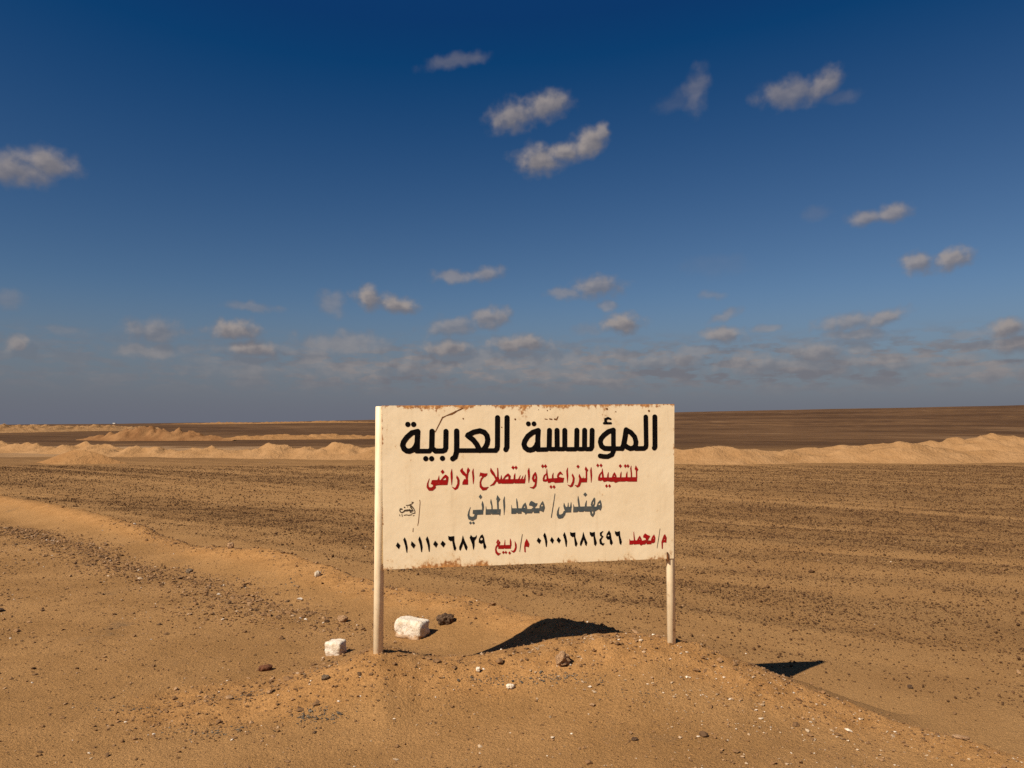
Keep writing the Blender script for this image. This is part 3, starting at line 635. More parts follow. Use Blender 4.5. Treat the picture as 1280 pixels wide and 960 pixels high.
# painted writing: each line is the union of brush strokes, contoured on a fine grid
def writing(strokes, g=1.0):
    allx, ally = [], []
    for kind, q in strokes:
        k = 2 if kind == 'p' else 3
        a = np.array(q).reshape(-1, k); r = a[:, 2].max() if k == 3 else 0
        allx += [a[:, 0].min() - r, a[:, 0].max() + r]; ally += [a[:, 1].min() - r, a[:, 1].max() + r]
    x0, y0 = min(allx) - 4, min(ally) - 4; nx_ = int((max(allx) + 4 - x0) / g) + 2; ny_ = int((max(ally) + 4 - y0) / g) + 2
    D = np.full((ny_, nx_), -9.0)
    gxx = x0 + np.arange(nx_) * g; gyy = y0 + np.arange(ny_) * g
    for kind, q in strokes:
        k = 2 if kind == 'p' else 3
        a = np.array(q).reshape(-1, k); r = a[:, 2].max() if k == 3 else 0
        i0, i1 = np.searchsorted(gxx, [a[:, 0].min() - r - 6, a[:, 0].max() + r + 6]); j0, j1 = np.searchsorted(gyy, [a[:, 1].min() - r - 6, a[:, 1].max() + r + 6])
        px_, py_ = np.meshgrid(gxx[i0:i1], gyy[j0:j1])
        if kind == 'p':
            dmin = np.full(px_.shape, 1e9); ins = np.zeros(px_.shape, bool); b = np.roll(a, -1, 0)
            for (ax, ay), (bx, by) in zip(a, b):
                dx, dy = bx - ax, by - ay; t = np.clip(((px_ - ax) * dx + (py_ - ay) * dy) / (dx * dx + dy * dy + 1e-9), 0, 1)
                dmin = np.minimum(dmin, np.hypot(px_ - ax - t * dx, py_ - ay - t * dy))
                c = ((ay > py_) != (by > py_)) & (px_ < (bx - ax) * (py_ - ay) / (by - ay + 1e-12) + ax); ins ^= c
            f = np.where(ins, dmin, -dmin) + .35
        else:
            f = np.full(px_.shape, -9.0)
            segs = zip(a[:-1], a[1:]) if len(a) > 1 else [(a[0], a[0])]
            for (ax, ay, ra), (bx, by, rb) in segs:
                dx, dy = bx - ax, by - ay; t = np.clip(((px_ - ax) * dx + (py_ - ay) * dy) / (dx * dx + dy * dy + 1e-9), 0, 1)
                f = np.maximum(f, ra + t * (rb - ra) - np.hypot(px_ - ax - t * dx, py_ - ay - t * dy))
        sub = D[j0:j1, i0:i1]
        if kind == 'h': np.minimum(sub, -f, out=sub)
        else: np.maximum(sub, f, out=sub)
    V, Fs, cache = [], [], {}
    def vert(key, x, y):
        if key not in cache: cache[key] = len(V); V.append((x / 1000, -.0016, y / 1000))
        return cache[key]
    inside = D > 0
    full = inside[:-1, :-1] & inside[1:, :-1] & inside[:-1, 1:] & inside[1:, 1:]
    some = (inside[:-1, :-1] | inside[1:, :-1] | inside[:-1, 1:] | inside[1:, 1:]) & ~full
    P = lambda i, j: vert((i, j, 0), gxx[i], gyy[j])
    for j in range(ny_ - 1):                                   # runs of full cells
        row = np.flatnonzero(np.diff(np.concatenate([[0], full[j].astype(int), [0]])))
        for i0, i1 in row.reshape(-1, 2): Fs.append((P(i0, j), P(i1, j), P(i1, j + 1), P(i0, j + 1)))
    for j, i in zip(*np.nonzero(some)):
        cs = [(i, j), (i + 1, j), (i + 1, j + 1), (i, j + 1)]; poly = []
        for n in range(4):
            (ia, ja), (ib, jb) = cs[n], cs[(n + 1) % 4]; da, db = D[ja, ia], D[jb, ib]
            if da > 0: poly.append(P(ia, ja))
            if (da > 0) != (db > 0):
                t = da / (da - db); key = (min(ia, ib), min(ja, jb), 1 if ja == jb else 2)
                poly.append(vert(key, gxx[ia] + t * (gxx[ib] - gxx[ia]), gyy[ja] + t * (gyy[jb] - gyy[ja])))
        if len(poly) >= 3: Fs.append(tuple(poly))
    return V, Fs
def ink(name, c1, c2, worn=.25):
    m, nt, b = new_mat(name, .9, .02)
    P = nd(nt, 'ShaderNodeTexCoord').outputs['Object']
    n = noise(nt, P, 26, 5, .7)
    c = mixc(nt, mrange(nt, n, .35, .7), c1, c2)
    c = mixc(nt, mth(nt, 'MULTIPLY', mrange(nt, noise(nt, P, 90, 4, .7), .62, .72), worn), c, C_PAINT2)
    nt.links.new(c, b.inputs['Base Color']); return m
M_BLACK = ink('black_sign_paint', (.004, .003, .003), (.008, .006, .005), .05)
M_REDINK = ink('red_sign_paint', (.34, .006, .008), (.24, .016, .010), .15)
M_GREYINK = ink('grey_sign_paint', (.060, .072, .072), (.10, .095, .078), .25)
M_SMALL = ink('thin_brown_black_paint', (.05, .035, .022), (.09, .06, .035), .2)
M_SCR = ink('rusty_scratch', (.12, .045, .015), (.24, .10, .03), .1)
LETTERING = {
 'headline': [
  ('c',[169.1,1697.8,17.1,169.1,1697.8,17.1]),
  ('c',[206.8,1697.8,17.11,206.8,1697.8,17.11]),
  ('c',[286.7,1474.9,17.11,286.7,1474.9,17.11]),
  ('c',[324.6,1474.6,17.13,324.6,1474.6,17.13]),
  ('c',[395.2,1476.1,17.17,395.2,1476.1,17.17]),
  ('c',[233.5,1651.5,17.5,195.8,1642.8,17.48,164.0,1614.5,17.46,142.5,1584.2,17.44,137.0,1561.6,17.43,145.8,1538.9,17.43,162.8,1526.3,17.44,180.8,1523.6,17.45,204.1,1532.9,17.46,220.9,1553.7,17.48,229.5,1576.4,17.48]),
  ('c',[233.5,1651.5,17.5,230.9,1591.5,17.49,230.5,1538.5,17.48]),
  ('c',[226.8,1524.1,15.19,309.9,1523.7,15.23,325.0,1541.8,15.24]),
  ('c',[326.7,1652.1,17.55,325.0,1541.8,17.53]),
  ('c',[328.8,1541.8,16.77,349.8,1523.8,16.77,397.3,1524.4,16.8,410.6,1530.0,16.8,416.3,1545.2,16.81,417.3,1652.0,16.83]),
  ('c',[487.3,1653.8,17.63,488.0,1575.4,17.61,487.4,1518.2,17.6,478.4,1484.7,17.59,462.4,1473.4,17.58]),
  ('c',[508.1,1526.5,14.94,747.4,1525.3,15.04]),
  ('c',[561.5,1626.9,17.28,600.0,1647.1,17.3,640.6,1655.5,17.32,669.6,1645.9,17.33,687.1,1624.7,17.34,692.9,1597.8,17.34,689.1,1570.9,17.33,677.5,1547.9,17.32,662.1,1529.5,17.31]),
  ('c',[561.6,1623.0,17.66,596.3,1596.1,17.67,619.5,1567.3,17.68,639.7,1527.0,17.68]),
  ('p',[540.4,1620.4,557.6,1646.0,584.6,1642.2,584.7,1598.1,565.5,1602.0]),
  ('c',[758.0,1742.2,17.01,757.4,1555.2,16.98,754.4,1536.0,16.97,743.5,1526.5,16.96]),
  ('c',[821.3,1742.3,17.43,820.6,1547.3,17.39,813.6,1531.9,17.39]),
  ('c',[964.8,1701.7,16.24,964.8,1701.7,16.24]),
  ('c',[1002.9,1701.7,16.26,1002.9,1701.7,16.26]),
  ('c',[1031.6,1656.7,17.52,994.3,1644.3,17.49,961.4,1619.4,17.47,940.3,1586.3,17.46,935.2,1565.6,17.45,941.5,1544.8,17.45,960.4,1530.2,17.46,977.3,1527.2,17.47,998.4,1532.1,17.48,1017.5,1552.8,17.49,1026.0,1573.5,17.5]),
  ('c',[1031.6,1656.7,17.1,1028.1,1598.5,17.09,1028.8,1536.1,17.08]),
  ('c',[1025.9,1529.9,14.99,1089.4,1530.8,15.02]),
  ('c',[1108.0,1657.4,17.14,1105.2,1537.8,17.11]),
  ('c',[1159.2,1657.4,17.16,1159.7,1537.6,17.14]),
  ('c',[1212.2,1657.3,17.19,1211.7,1537.4,17.16]),
  ('c',[1114.9,1533.2,14.61,1146.9,1533.1,14.63]),
  ('c',[1166.0,1533.0,14.63,1202.3,1532.8,14.65]),
  ('c',[1228.0,1531.9,14.66,1283.7,1531.6,14.68]),
  ('c',[1295.4,1658.0,17.23,1293.1,1537.0,17.2]),
  ('c',[1348.8,1658.0,17.25,1347.3,1536.7,17.23]),
  ('c',[1311.6,1532.3,14.69,1335.3,1532.2,14.7]),
  ('c',[1361.1,1532.1,14.71,1387.0,1531.9,14.72]),
  ('c',[1400.6,1657.9,16.86,1398.3,1547.0,16.84,1391.3,1534.4,16.83]),
  ('c',[1548.3,1659.4,16.93,1513.4,1648.5,16.91,1482.8,1625.8,16.89,1461.8,1601.4,16.87,1456.5,1578.3,16.87,1465.0,1550.9,16.87,1486.6,1536.1,16.88,1512.6,1534.7,16.89,1547.5,1534.6,16.9]),
  ('c',[1548.3,1659.4,16.08,1547.7,1571.7,16.07,1549.5,1521.1,16.06,1537.6,1493.8,16.05,1507.9,1480.5,16.03,1477.6,1481.5,16.02,1455.0,1485.8,16.01]),
  ('c',[1564.9,1534.5,15.22,1607.7,1534.3,15.24]),
  ('c',[1529.6,1733.8,6.35,1511.8,1740.6,7.61,1494.8,1732.1,9.3,1493.8,1717.3,9.3,1505.1,1706.8,7.19]),
  ('c',[1483.3,1705.5,7.61,1531.2,1705.5,7.62]),
  ('c',[1638.0,1660.2,18.24,1628.8,1605.2,18.23,1618.3,1554.5,18.21,1607.7,1535.5,18.2]),
  ('c',[1638.0,1660.2,16.97,1670.7,1643.2,16.98,1696.9,1613.5,16.99,1706.2,1579.6,16.99,1702.9,1554.2,16.98,1687.4,1537.3,16.97,1665.5,1534.0,16.96,1643.6,1543.8,16.95,1626.2,1558.7,16.95]),
  ('c',[1705.0,1533.8,16.13,1762.2,1534.4,16.16,1774.6,1543.3,16.16,1777.8,1558.1,16.17,1776.5,1748.5,16.2]),
  ('c',[1840.7,1748.6,17.51,1839.6,1545.1,17.47,1835.1,1537.5,17.47]),
 ],
 'subtitle': [
  ('p',[396.2,1403.4,408.7,1388.3,396.4,1373.4,383.9,1388.5]),
  ('p',[373.0,1365.9,377.0,1333.3,360.8,1331.9,367.2,1344.8]),
  ('p',[344.5,1335.3,433.1,1335.0,433.1,1327.9,427.7,1303.5,367.4,1302.6,344.7,1298.0]),
  ('c',[388.4,1334.8,3.92,403.0,1350.9,6.53,416.6,1361.2,8.5,426.8,1352.3,8.5,425.9,1334.4,8.17]),
  ('p',[320.3,1311.2,328.3,1335.5,351.0,1335.9,351.2,1296.3,338.2,1302.9]),
  ('c',[343.0,1302.9,8.47,343.1,1288.3,9.78,328.6,1277.8,11.07,312.4,1277.3,10.42,300.0,1290.4,7.16,299.9,1313.1,4.56,310.4,1345.4,1.3]),
  ('c',[456.6,1405.8,1.31,454.5,1379.7,6.54,455.9,1350.4,6.54,456.0,1324.4,3.92,456.1,1301.6,1.31]),
  ('c',[489.5,1363.1,1.31,492.9,1350.0,7.21,500.5,1333.7,7.21,499.6,1307.6,7.2,489.8,1284.9,8.51,478.4,1275.3,5.89,458.7,1290.2,1.63]),
  ('c',[525.5,1410.1,2.62,520.6,1393.8,9.84,533.8,1377.4,11.15,550.3,1362.5,7.22,555.2,1342.9,6.56,556.9,1326.5,6.56]),
  ('c',[563.3,1414.7,1.64,565.0,1398.3,9.85,560.1,1378.8,5.91,555.9,1342.9,5.91]),
  ('p',[538.8,1339.8,563.5,1336.3,562.6,1303.6,525.8,1304.1,527.4,1320.3]),
  ('c',[597.9,1407.9,1.31,594.6,1385.0,5.91,598.0,1352.2,5.91,598.1,1326.1,3.94,597.1,1308.1,1.31]),
  ('p',[644.2,1382.9,652.4,1379.5,675.6,1375.1,690.5,1376.9,688.9,1364.5,675.7,1352.1,655.8,1353.3,647.5,1361.6,637.6,1355.1,640.9,1371.5]),
  ('c',[665.7,1356.5,5.27,650.9,1338.6,5.26,644.3,1315.8,5.26,647.7,1289.6,7.89,662.6,1274.7,10.52,679.1,1275.5,9.21,697.3,1285.7,1.98]),
  ('c',[713.7,1410.2,1.65,717.0,1392.1,8.57,727.0,1377.2,9.89,739.3,1359.0,6.6,752.0,1334.3,6.6,767.0,1317.7,8.25]),
  ('c',[758.6,1408.2,3.3,760.3,1380.2,4.62,760.3,1353.9,5.28,748.7,1329.4,7.26,732.1,1305.0,7.25,708.9,1293.8,1.65]),
  ('c',[759.3,1363.8,4.62,765.3,1321.0,7.26]),
  ('p',[762.0,1335.8,945.9,1336.2,940.9,1307.6,872.1,1308.0,867.1,1312.7,862.1,1306.8,785.3,1307.0,780.3,1311.7,775.3,1307.1,762.0,1307.9]),
  ('p',[783.6,1365.2,789.3,1333.9,776.0,1334.0]),
  ('c',[797.0,1335.5,3.96,812.0,1355.0,5.95,828.6,1365.7,7.94,838.0,1355.8,7.94,837.0,1333.4,6.61]),
  ('c',[875.5,1374.2,1.32,872.1,1359.4,5.3,870.4,1333.1,5.96]),
  ('c',[911.7,1362.3,0.99,898.9,1332.8,4.97]),
  ('c',[929.1,1359.5,0.99,918.4,1332.6,4.97]),
  ('c',[945.3,1365.3,1.33,938.5,1332.3,5.97]),
  ('p',[861.4,1425.4,872.5,1412.2,861.4,1399.1,850.4,1412.3]),
  ('p',[881.5,1425.3,892.6,1412.0,881.5,1398.9,870.5,1412.2]),
  ('c',[968.9,1408.1,1.66,966.2,1388.2,7.31,968.8,1355.2,6.64,967.8,1328.7,3.98,966.8,1312.2,1.66]),
  ('c',[1011.7,1377.9,3.99,999.8,1358.2,6.65,995.8,1338.4,7.97,1003.2,1323.4,8.64,1015.0,1326.6,7.31,1018.4,1344.7,5.98,1015.0,1364.6,5.98,1011.7,1377.9,3.99]),
  ('c',[1018.4,1348.1,5.98,1016.7,1321.6,5.98,1011.5,1291.9,7.31,998.0,1277.2,6.64,974.5,1280.8,1.33]),
  ('p',[1061.2,1433.1,1071.9,1419.6,1061.2,1406.4,1050.5,1419.8]),
  ('p',[1080.5,1432.9,1091.2,1419.5,1080.5,1406.2,1069.8,1419.7]),
  ('p',[1117.3,1295.0,1127.3,1282.1,1117.2,1269.5,1107.2,1282.4]),
  ('p',[1138.1,1294.8,1148.2,1281.9,1138.0,1269.2,1127.9,1282.1]),
  ('p',[1302.4,1428.3,1313.1,1415.4,1302.2,1402.6,1291.5,1415.6]),
  ('c',[1089.4,1402.1,1.46,1089.3,1376.0,4.67,1092.2,1349.8,5.83,1094.2,1332.4,7.0]),
  ('c',[1086.3,1370.2,2.92,1072.9,1355.8,5.24,1067.0,1338.5,5.83,1068.4,1325.4,6.99,1081.8,1324.4,7.58,1090.7,1328.1,6.41]),
  ('p',[1090.7,1336.8,1132.3,1339.2,1206.8,1341.4,1200.7,1310.9,1144.1,1308.6,1135.2,1314.5,1118.8,1314.7,1111.4,1309.6,1096.5,1309.2]),
  ('c',[1133.9,1375.5,1.17,1129.3,1358.2,4.67,1128.7,1337.8,5.84]),
  ('c',[1194.3,1364.8,3.51,1180.9,1375.7,7.6,1168.7,1365.0,6.43,1163.5,1352.0,5.84,1169.5,1334.5,7.3]),
  ('c',[1165.0,1343.3,5.84,1194.8,1335.7,5.85]),
  ('c',[1231.5,1408.2,1.46,1227.2,1386.3,5.85,1229.2,1354.3,5.85,1229.1,1331.0,3.51,1229.0,1309.2,1.17]),
  ('c',[1263.7,1368.5,1.17,1265.1,1356.8,6.45,1272.6,1339.3,6.45,1269.5,1313.1,7.03,1258.9,1289.9,8.2,1249.9,1284.2,5.85,1230.5,1294.6,1.46]),
  ('c',[1311.7,1365.2,1.47,1312.2,1350.6,6.45,1319.0,1333.0,8.8,1315.9,1312.6,8.8,1306.8,1289.3,8.21,1297.8,1283.0,6.45,1279.9,1292.6,1.46]),
  ('p',[1317.6,1337.4,1365.1,1338.3,1362.5,1310.6,1317.4,1309.6]),
  ('p',[1355.6,1415.9,1372.0,1392.4,1361.4,1373.5,1347.9,1397.0]),
  ('c',[1359.9,1388.1,5.29,1359.7,1335.5,4.99]),
  ('c',[1392.8,1409.8,1.47,1391.2,1387.8,5.88,1393.1,1355.6,5.88,1393.0,1329.3,3.82,1391.6,1308.8,1.18]),
  ('p',[1438.3,1434.9,1448.5,1421.9,1438.1,1409.1,1427.9,1422.1]),
  ('p',[1461.0,1434.8,1471.2,1421.8,1460.9,1408.9,1450.6,1421.9]),
  ('p',[1594.9,1429.9,1605.8,1416.9,1594.7,1404.0,1583.8,1417.1]),
  ('p',[1630.0,1429.7,1640.3,1416.6,1629.8,1403.7,1619.5,1416.8]),
  ('p',[1648.4,1429.5,1658.7,1416.5,1648.2,1403.6,1637.9,1416.6]),
  ('p',[1498.1,1295.9,1507.7,1283.5,1497.9,1271.3,1488.3,1283.7]),
  ('p',[1519.3,1295.7,1528.9,1283.3,1519.1,1271.1,1509.5,1283.5]),
  ('c',[1469.9,1400.3,1.47,1469.8,1378.3,5.3,1472.6,1354.8,6.48,1474.1,1340.2,6.48]),
  ('c',[1463.7,1375.5,2.95,1451.5,1358.0,5.3,1446.8,1340.4,6.48,1446.8,1330.2,7.36]),
  ('p',[1442.3,1340.5,1711.5,1340.7,1710.3,1311.2,1650.5,1311.9,1635.3,1315.0,1623.0,1312.2,1583.3,1312.6,1560.4,1304.0,1546.8,1313.0,1528.5,1311.7,1504.3,1316.4,1480.0,1310.8,1467.3,1324.1,1460.3,1318.3,1440.0,1321.5]),
  ('c',[1512.2,1376.5,1.18,1509.1,1360.4,4.72,1507.4,1339.8,5.9]),
  ('p',[1554.8,1376.1,1565.4,1356.9,1569.8,1339.2,1534.8,1339.6,1544.1,1363.0]),
  ('h',[1552.5,1349.7,3.84]),
  ('c',[1601.5,1378.6,1.18,1598.3,1362.5,4.73,1596.3,1338.9,5.32]),
  ('c',[1643.4,1378.3,1.18,1639.3,1362.1,5.03,1637.9,1338.5,5.92]),
  ('c',[1671.3,1417.8,1.48,1668.1,1400.2,4.74,1671.8,1367.7,4.74,1672.2,1338.2,4.74]),
  ('p',[1703.6,1420.6,1720.8,1392.3,1709.3,1376.8,1695.0,1395.5]),
  ('c',[1707.9,1388.0,4.75,1708.4,1337.8,4.45]),
 ],
 'engineer': [
  ('p',[645.4,1238.2,656.8,1222.9,645.5,1207.9,634.0,1223.2]),
  ('p',[579.9,1063.6,589.3,1053.7,579.9,1044.1,570.6,1054.0]),
  ('p',[599.6,1063.2,609.0,1053.3,599.6,1043.8,590.3,1053.7]),
  ('c',[658.6,1193.5,1.23,659.1,1175.1,6.9,662.4,1155.5,6.16,661.2,1138.4,5.42]),
  ('p',[596.9,1137.0,664.2,1139.5,662.5,1107.8,622.9,1107.2,609.3,1109.9,594.5,1113.8]),
  ('c',[615.5,1107.4,8.36,610.6,1087.9,10.32,592.2,1080.4,12.77,574.9,1086.1,10.8,566.2,1103.3,6.14,569.9,1127.6,3.93,579.6,1156.8,0.98]),
  ('c',[714.4,1206.2,1.23,715.2,1186.5,5.43,720.7,1164.4,3.95,722.0,1139.8,3.95]),
  ('p',[681.0,1162.5,686.0,1140.4,779.2,1140.2,778.0,1112.0,774.2,1094.9,769.3,1106.0,722.0,1106.5,717.0,1111.8,712.1,1106.2,679.8,1106.3]),
  ('p',[756.7,1232.6,776.7,1206.5,765.4,1187.0,750.0,1203.2]),
  ('c',[759.2,1195.7,5.93,761.8,1139.2,4.94]),
  ('c',[804.8,1222.1,1.24,800.9,1195.1,5.94,803.4,1158.2,5.94,802.9,1128.7,3.46,801.7,1101.8,0.99]),
  ('p',[851.0,1168.9,855.3,1144.3,920.5,1143.2,918.0,1108.8,892.9,1109.2,887.1,1116.7,881.6,1108.2,850.3,1108.7]),
  ('c',[885.4,1207.8,1.49,887.9,1183.2,4.96,891.6,1143.7,4.46]),
  ('p',[944.4,1181.1,952.5,1160.0,957.0,1137.7,984.7,1137.3,994.8,1147.0,998.6,1127.2,987.2,1110.1,954.5,1110.7,945.6,1100.9,939.4,1113.4,919.3,1123.6,919.3,1143.3,928.1,1165.3]),
  ('h',[938.1,1151.6,4.97]),
  ('p',[969.6,1169.6,976.0,1184.3,986.1,1191.1,999.9,1183.5,1012.5,1175.2,1026.5,1175.0,1020.1,1159.0,1011.2,1151.7,1007.4,1141.9,1040.3,1142.6,1037.7,1110.5,1001.1,1111.1,996.1,1127.2,991.0,1134.7,997.4,1150.7,984.7,1159.5,969.6,1161.0]),
  ('p',[1061.9,1189.3,1070.8,1168.1,1075.8,1145.7,1065.6,1116.2,1052.9,1122.6,1039.0,1126.5,1039.8,1156.2,1050.5,1175.8]),
  ('h',[1055.5,1159.7,5.98]),
  ('c',[1144.1,1236.5,1.75,1131.7,1157.3,2.75,1118.8,1080.7,2.74]),
  ('c',[1205.7,1173.5,1.56,1207.3,1154.9,6.25,1215.2,1136.1,9.38]),
  ('c',[1234.5,1176.2,1.25,1232.8,1146.7,4.69]),
  ('c',[1253.7,1177.5,1.57,1252.0,1146.4,5.95]),
  ('p',[1208.8,1147.1,1256.2,1147.9,1253.5,1112.2,1211.9,1111.3]),
  ('c',[1209.4,1114.5,8.13,1203.9,1099.0,9.38,1189.5,1086.3,13.12,1173.5,1084.1,13.11,1163.4,1096.6,8.12,1163.5,1118.3,5.62,1172.2,1149.2,1.25]),
  ('p',[1269.7,1166.4,1276.0,1147.6,1385.4,1149.0,1437.0,1145.1,1423.9,1117.2,1385.2,1114.7,1349.7,1115.3,1343.3,1120.0,1336.9,1113.9,1308.0,1114.4,1301.6,1119.2,1296.7,1112.4,1267.9,1111.9]),
  ('c',[1302.0,1217.3,1.57,1303.5,1190.8,5.65,1306.6,1168.9,5.65,1309.7,1147.1,5.65]),
  ('p',[1351.0,1242.3,1364.5,1228.3,1350.9,1214.8,1337.4,1228.7]),
  ('c',[1359.8,1188.4,1.26,1354.8,1165.1,5.65,1353.1,1146.4,6.28]),
  ('c',[1413.1,1203.3,3.78,1398.4,1176.9,5.03,1394.4,1158.2,6.29,1404.7,1148.7,6.29,1414.5,1167.3,5.03,1415.3,1200.1,4.41]),
  ('c',[1387.8,1120.9,5.66,1393.1,1094.3,7.54,1401.1,1085.7,6.28,1410.9,1101.8,5.66,1411.0,1123.6,6.29]),
  ('p',[1455.1,1191.7,1463.0,1166.6,1465.2,1144.7,1456.3,1119.8,1443.4,1129.4,1423.9,1120.3,1427.3,1145.2,1437.2,1173.2]),
  ('h',[1447.5,1163.1,6.3]),
 ],
 'phone_left': [
  ('p',[110.0,938.5,126.9,918.5,117.3,894.4,98.5,916.4]),
  ('p',[154.5,969.1,164.5,947.1,173.4,904.8,170.6,870.8,166.4,872.3,157.7,916.4,145.1,954.5]),
  ('p',[199.0,944.1,224.1,919.1,212.5,896.4,194.1,918.4]),
  ('p',[250.5,973.8,262.0,944.9,269.2,905.4,265.2,872.7,260.4,874.2,253.1,917.0,241.6,953.8]),
  ('p',[299.6,972.8,309.9,949.5,316.3,912.8,314.5,874.3,309.7,874.5,302.4,915.9,289.5,954.2]),
  ('p',[350.4,943.6,368.9,922.9,356.2,898.7,337.7,920.8]),
  ('p',[398.6,942.5,417.7,923.2,404.4,899.0,384.8,921.1]),
  ('p',[434.6,972.8,447.4,967.7,473.6,970.6,474.6,937.5,480.4,911.9,487.6,893.4,479.1,875.8,472.0,883.3,466.2,909.4,461.2,940.0,448.9,938.9,437.0,949.0]),
  ('p',[530.2,973.6,542.3,938.8,561.1,898.7,554.8,875.7,546.2,884.4,533.2,923.4,524.7,899.6,514.8,875.2,507.0,882.5,507.0,900.0,521.2,933.6]),
  ('p',[583.2,975.6,596.2,961.7,610.5,961.4,621.1,974.8,619.7,957.0,606.9,937.4,606.9,906.2,601.5,878.8,597.8,883.2,591.4,917.9,574.9,957.9]),
  ('p',[659.4,978.0,668.7,958.8,674.5,924.5,684.7,895.9,674.0,880.0,666.2,893.5,663.9,923.4,649.5,916.0,634.5,925.4,635.9,948.1,647.3,970.6]),
  ('h',[652.3,947.8,8.03]),
 ],
 'phone_right': [
  ('p',[1030.3,949.2,1049.5,931.0,1038.5,907.7,1020.3,927.3]),
  ('p',[1074.6,981.4,1084.0,959.0,1091.3,921.5,1086.8,886.5,1081.8,888.1,1075.4,930.4,1064.0,962.3]),
  ('p',[1121.9,951.6,1137.2,930.5,1126.2,907.2,1110.0,928.3]),
  ('p',[1165.7,949.8,1183.2,929.5,1170.6,907.6,1154.4,928.7]),
  ('p',[1208.0,981.6,1217.5,959.1,1225.7,921.4,1221.7,883.4,1216.6,886.4,1208.7,930.4,1198.4,961.0]),
  ('p',[1245.6,980.8,1261.6,975.6,1281.7,978.6,1281.5,949.1,1288.9,922.9,1296.3,903.9,1286.6,883.4,1279.2,890.7,1275.7,920.3,1272.9,950.2,1261.5,947.5,1247.6,959.4]),
  ('p',[1336.4,980.4,1347.4,944.8,1363.1,909.7,1356.9,886.1,1349.5,893.5,1338.6,930.5,1327.1,901.8,1319.5,886.9,1313.0,894.3,1314.5,910.8,1328.2,945.2]),
  ('p',[1380.2,979.9,1397.7,974.1,1415.3,979.2,1416.2,950.8,1428.8,905.8,1419.4,885.1,1410.2,895.2,1405.9,950.1,1392.4,946.9,1381.2,961.5]),
  ('c',[1471.1,981.1,2.52,1456.1,968.9,6.54,1457.0,955.0,6.54,1470.4,946.2,4.02]),
  ('c',[1467.3,944.8,4.02,1452.7,924.2,7.04,1456.7,904.1,8.55,1469.6,893.4,6.54,1478.4,900.7,3.02]),
  ('p',[1514.2,986.7,1525.0,968.5,1529.9,933.5,1539.1,903.3,1528.1,888.1,1519.3,898.8,1516.9,927.8,1503.4,925.5,1492.6,939.3,1498.0,964.1]),
  ('h',[1508.8,952.9,5.54]),
  ('p',[1554.2,981.4,1568.7,975.6,1588.5,980.8,1589.9,952.2,1601.5,909.4,1595.6,887.6,1586.3,897.3,1578.4,949.4,1565.9,946.7,1555.1,962.9]),
 ],
 'name_left': [
  ('p',[761.8,944.6,776.9,925.1,774.0,910.9,761.8,905.0,749.6,922.9]),
  ('h',[763.2,926.0,2.88]),
  ('c',[763.3,909.8,6.33,750.2,894.4,4.89,746.8,877.4,4.88,751.7,857.4,7.18,763.3,847.1,8.62,777.8,851.1,2.3]),
  ('p',[763.3,904.9,849.6,905.0,846.6,881.6,808.3,881.1,804.5,886.0,799.5,880.7,763.3,882.1]),
  ('c',[808.2,940.1,1.15,805.9,904.5,4.32]),
  ('c',[843.1,945.7,1.44,845.5,926.5,5.48,846.1,903.6,5.48]),
  ('p',[797.2,868.5,805.9,857.5,797.2,846.9,788.5,857.9]),
  ('p',[814.1,868.1,822.8,857.1,814.1,846.5,805.4,857.5]),
  ('p',[838.8,863.3,848.1,852.8,838.8,842.7,829.5,853.2]),
  ('c',[873.8,928.7,1.15,879.6,908.6,5.77,881.0,888.5,5.48,873.7,868.7,6.63,865.0,860.4,5.76,847.5,867.9,1.44]),
 ],
 'initial_left': [
  ('p',[952.7,943.3,963.6,923.9,970.9,909.4,966.4,887.4,954.1,892.0,944.5,892.2,945.9,855.0,938.0,856.6,935.7,890.1,940.4,918.7]),
 ],
 'name_right': [
  ('p',[1654.9,929.3,1662.1,915.6,1704.0,917.2,1703.8,889.6,1685.5,889.0,1681.3,894.1,1676.1,889.2,1654.1,889.2]),
  ('c',[1685.1,972.8,1.52,1687.0,945.2,3.54,1689.9,917.5,4.55]),
  ('p',[1727.9,947.8,1737.7,929.0,1743.4,912.8,1769.7,918.3,1775.9,903.1,1764.2,888.3,1745.8,887.2,1733.6,880.4,1724.8,890.7,1701.2,890.7,1704.0,909.7,1717.3,934.5]),
  ('h',[1726.1,924.2,3.04]),
  ('p',[1751.5,946.3,1764.8,962.1,1780.5,951.2,1800.0,943.3,1790.8,927.9,1782.8,914.0,1809.1,912.4,1807.3,889.3,1774.7,888.5,1772.3,914.7,1764.6,932.5,1751.4,933.8]),
  ('p',[1828.0,953.3,1836.3,932.0,1833.3,901.8,1822.2,896.0,1805.3,895.4,1806.6,922.5,1817.3,942.4]),
  ('h',[1822.5,928.2,3.05]),
  ('p',[1904.7,954.2,1916.2,930.3,1913.1,896.5,1898.9,899.3,1889.3,897.0,1887.3,856.8,1880.9,856.9,1878.8,900.8,1885.8,920.8,1895.1,944.8]),
  ('h',[1900.7,918.0,3.05]),
 ],
 'slashes': [
  ('c',[923.5,973.4,1.45,914.6,919.2,2.31,905.8,859.4,1.44]),
  ('c',[1869.6,991.8,1.27,1858.3,921.4,2.03,1847.2,861.2,1.27]),
 ],
 'mark': [
  ('c',[135.2,1150.8,4.21,125.6,1152.6,3.88,120.9,1143.0,2.91,124.9,1133.3,3.23,136.2,1128.3,2.91,147.3,1134.6,3.24,152.1,1140.9,4.53,171.3,1142.5,6.15]),
  ('c',[182.6,1143.7,6.48,190.6,1138.7,6.48,205.1,1140.1,4.21]),
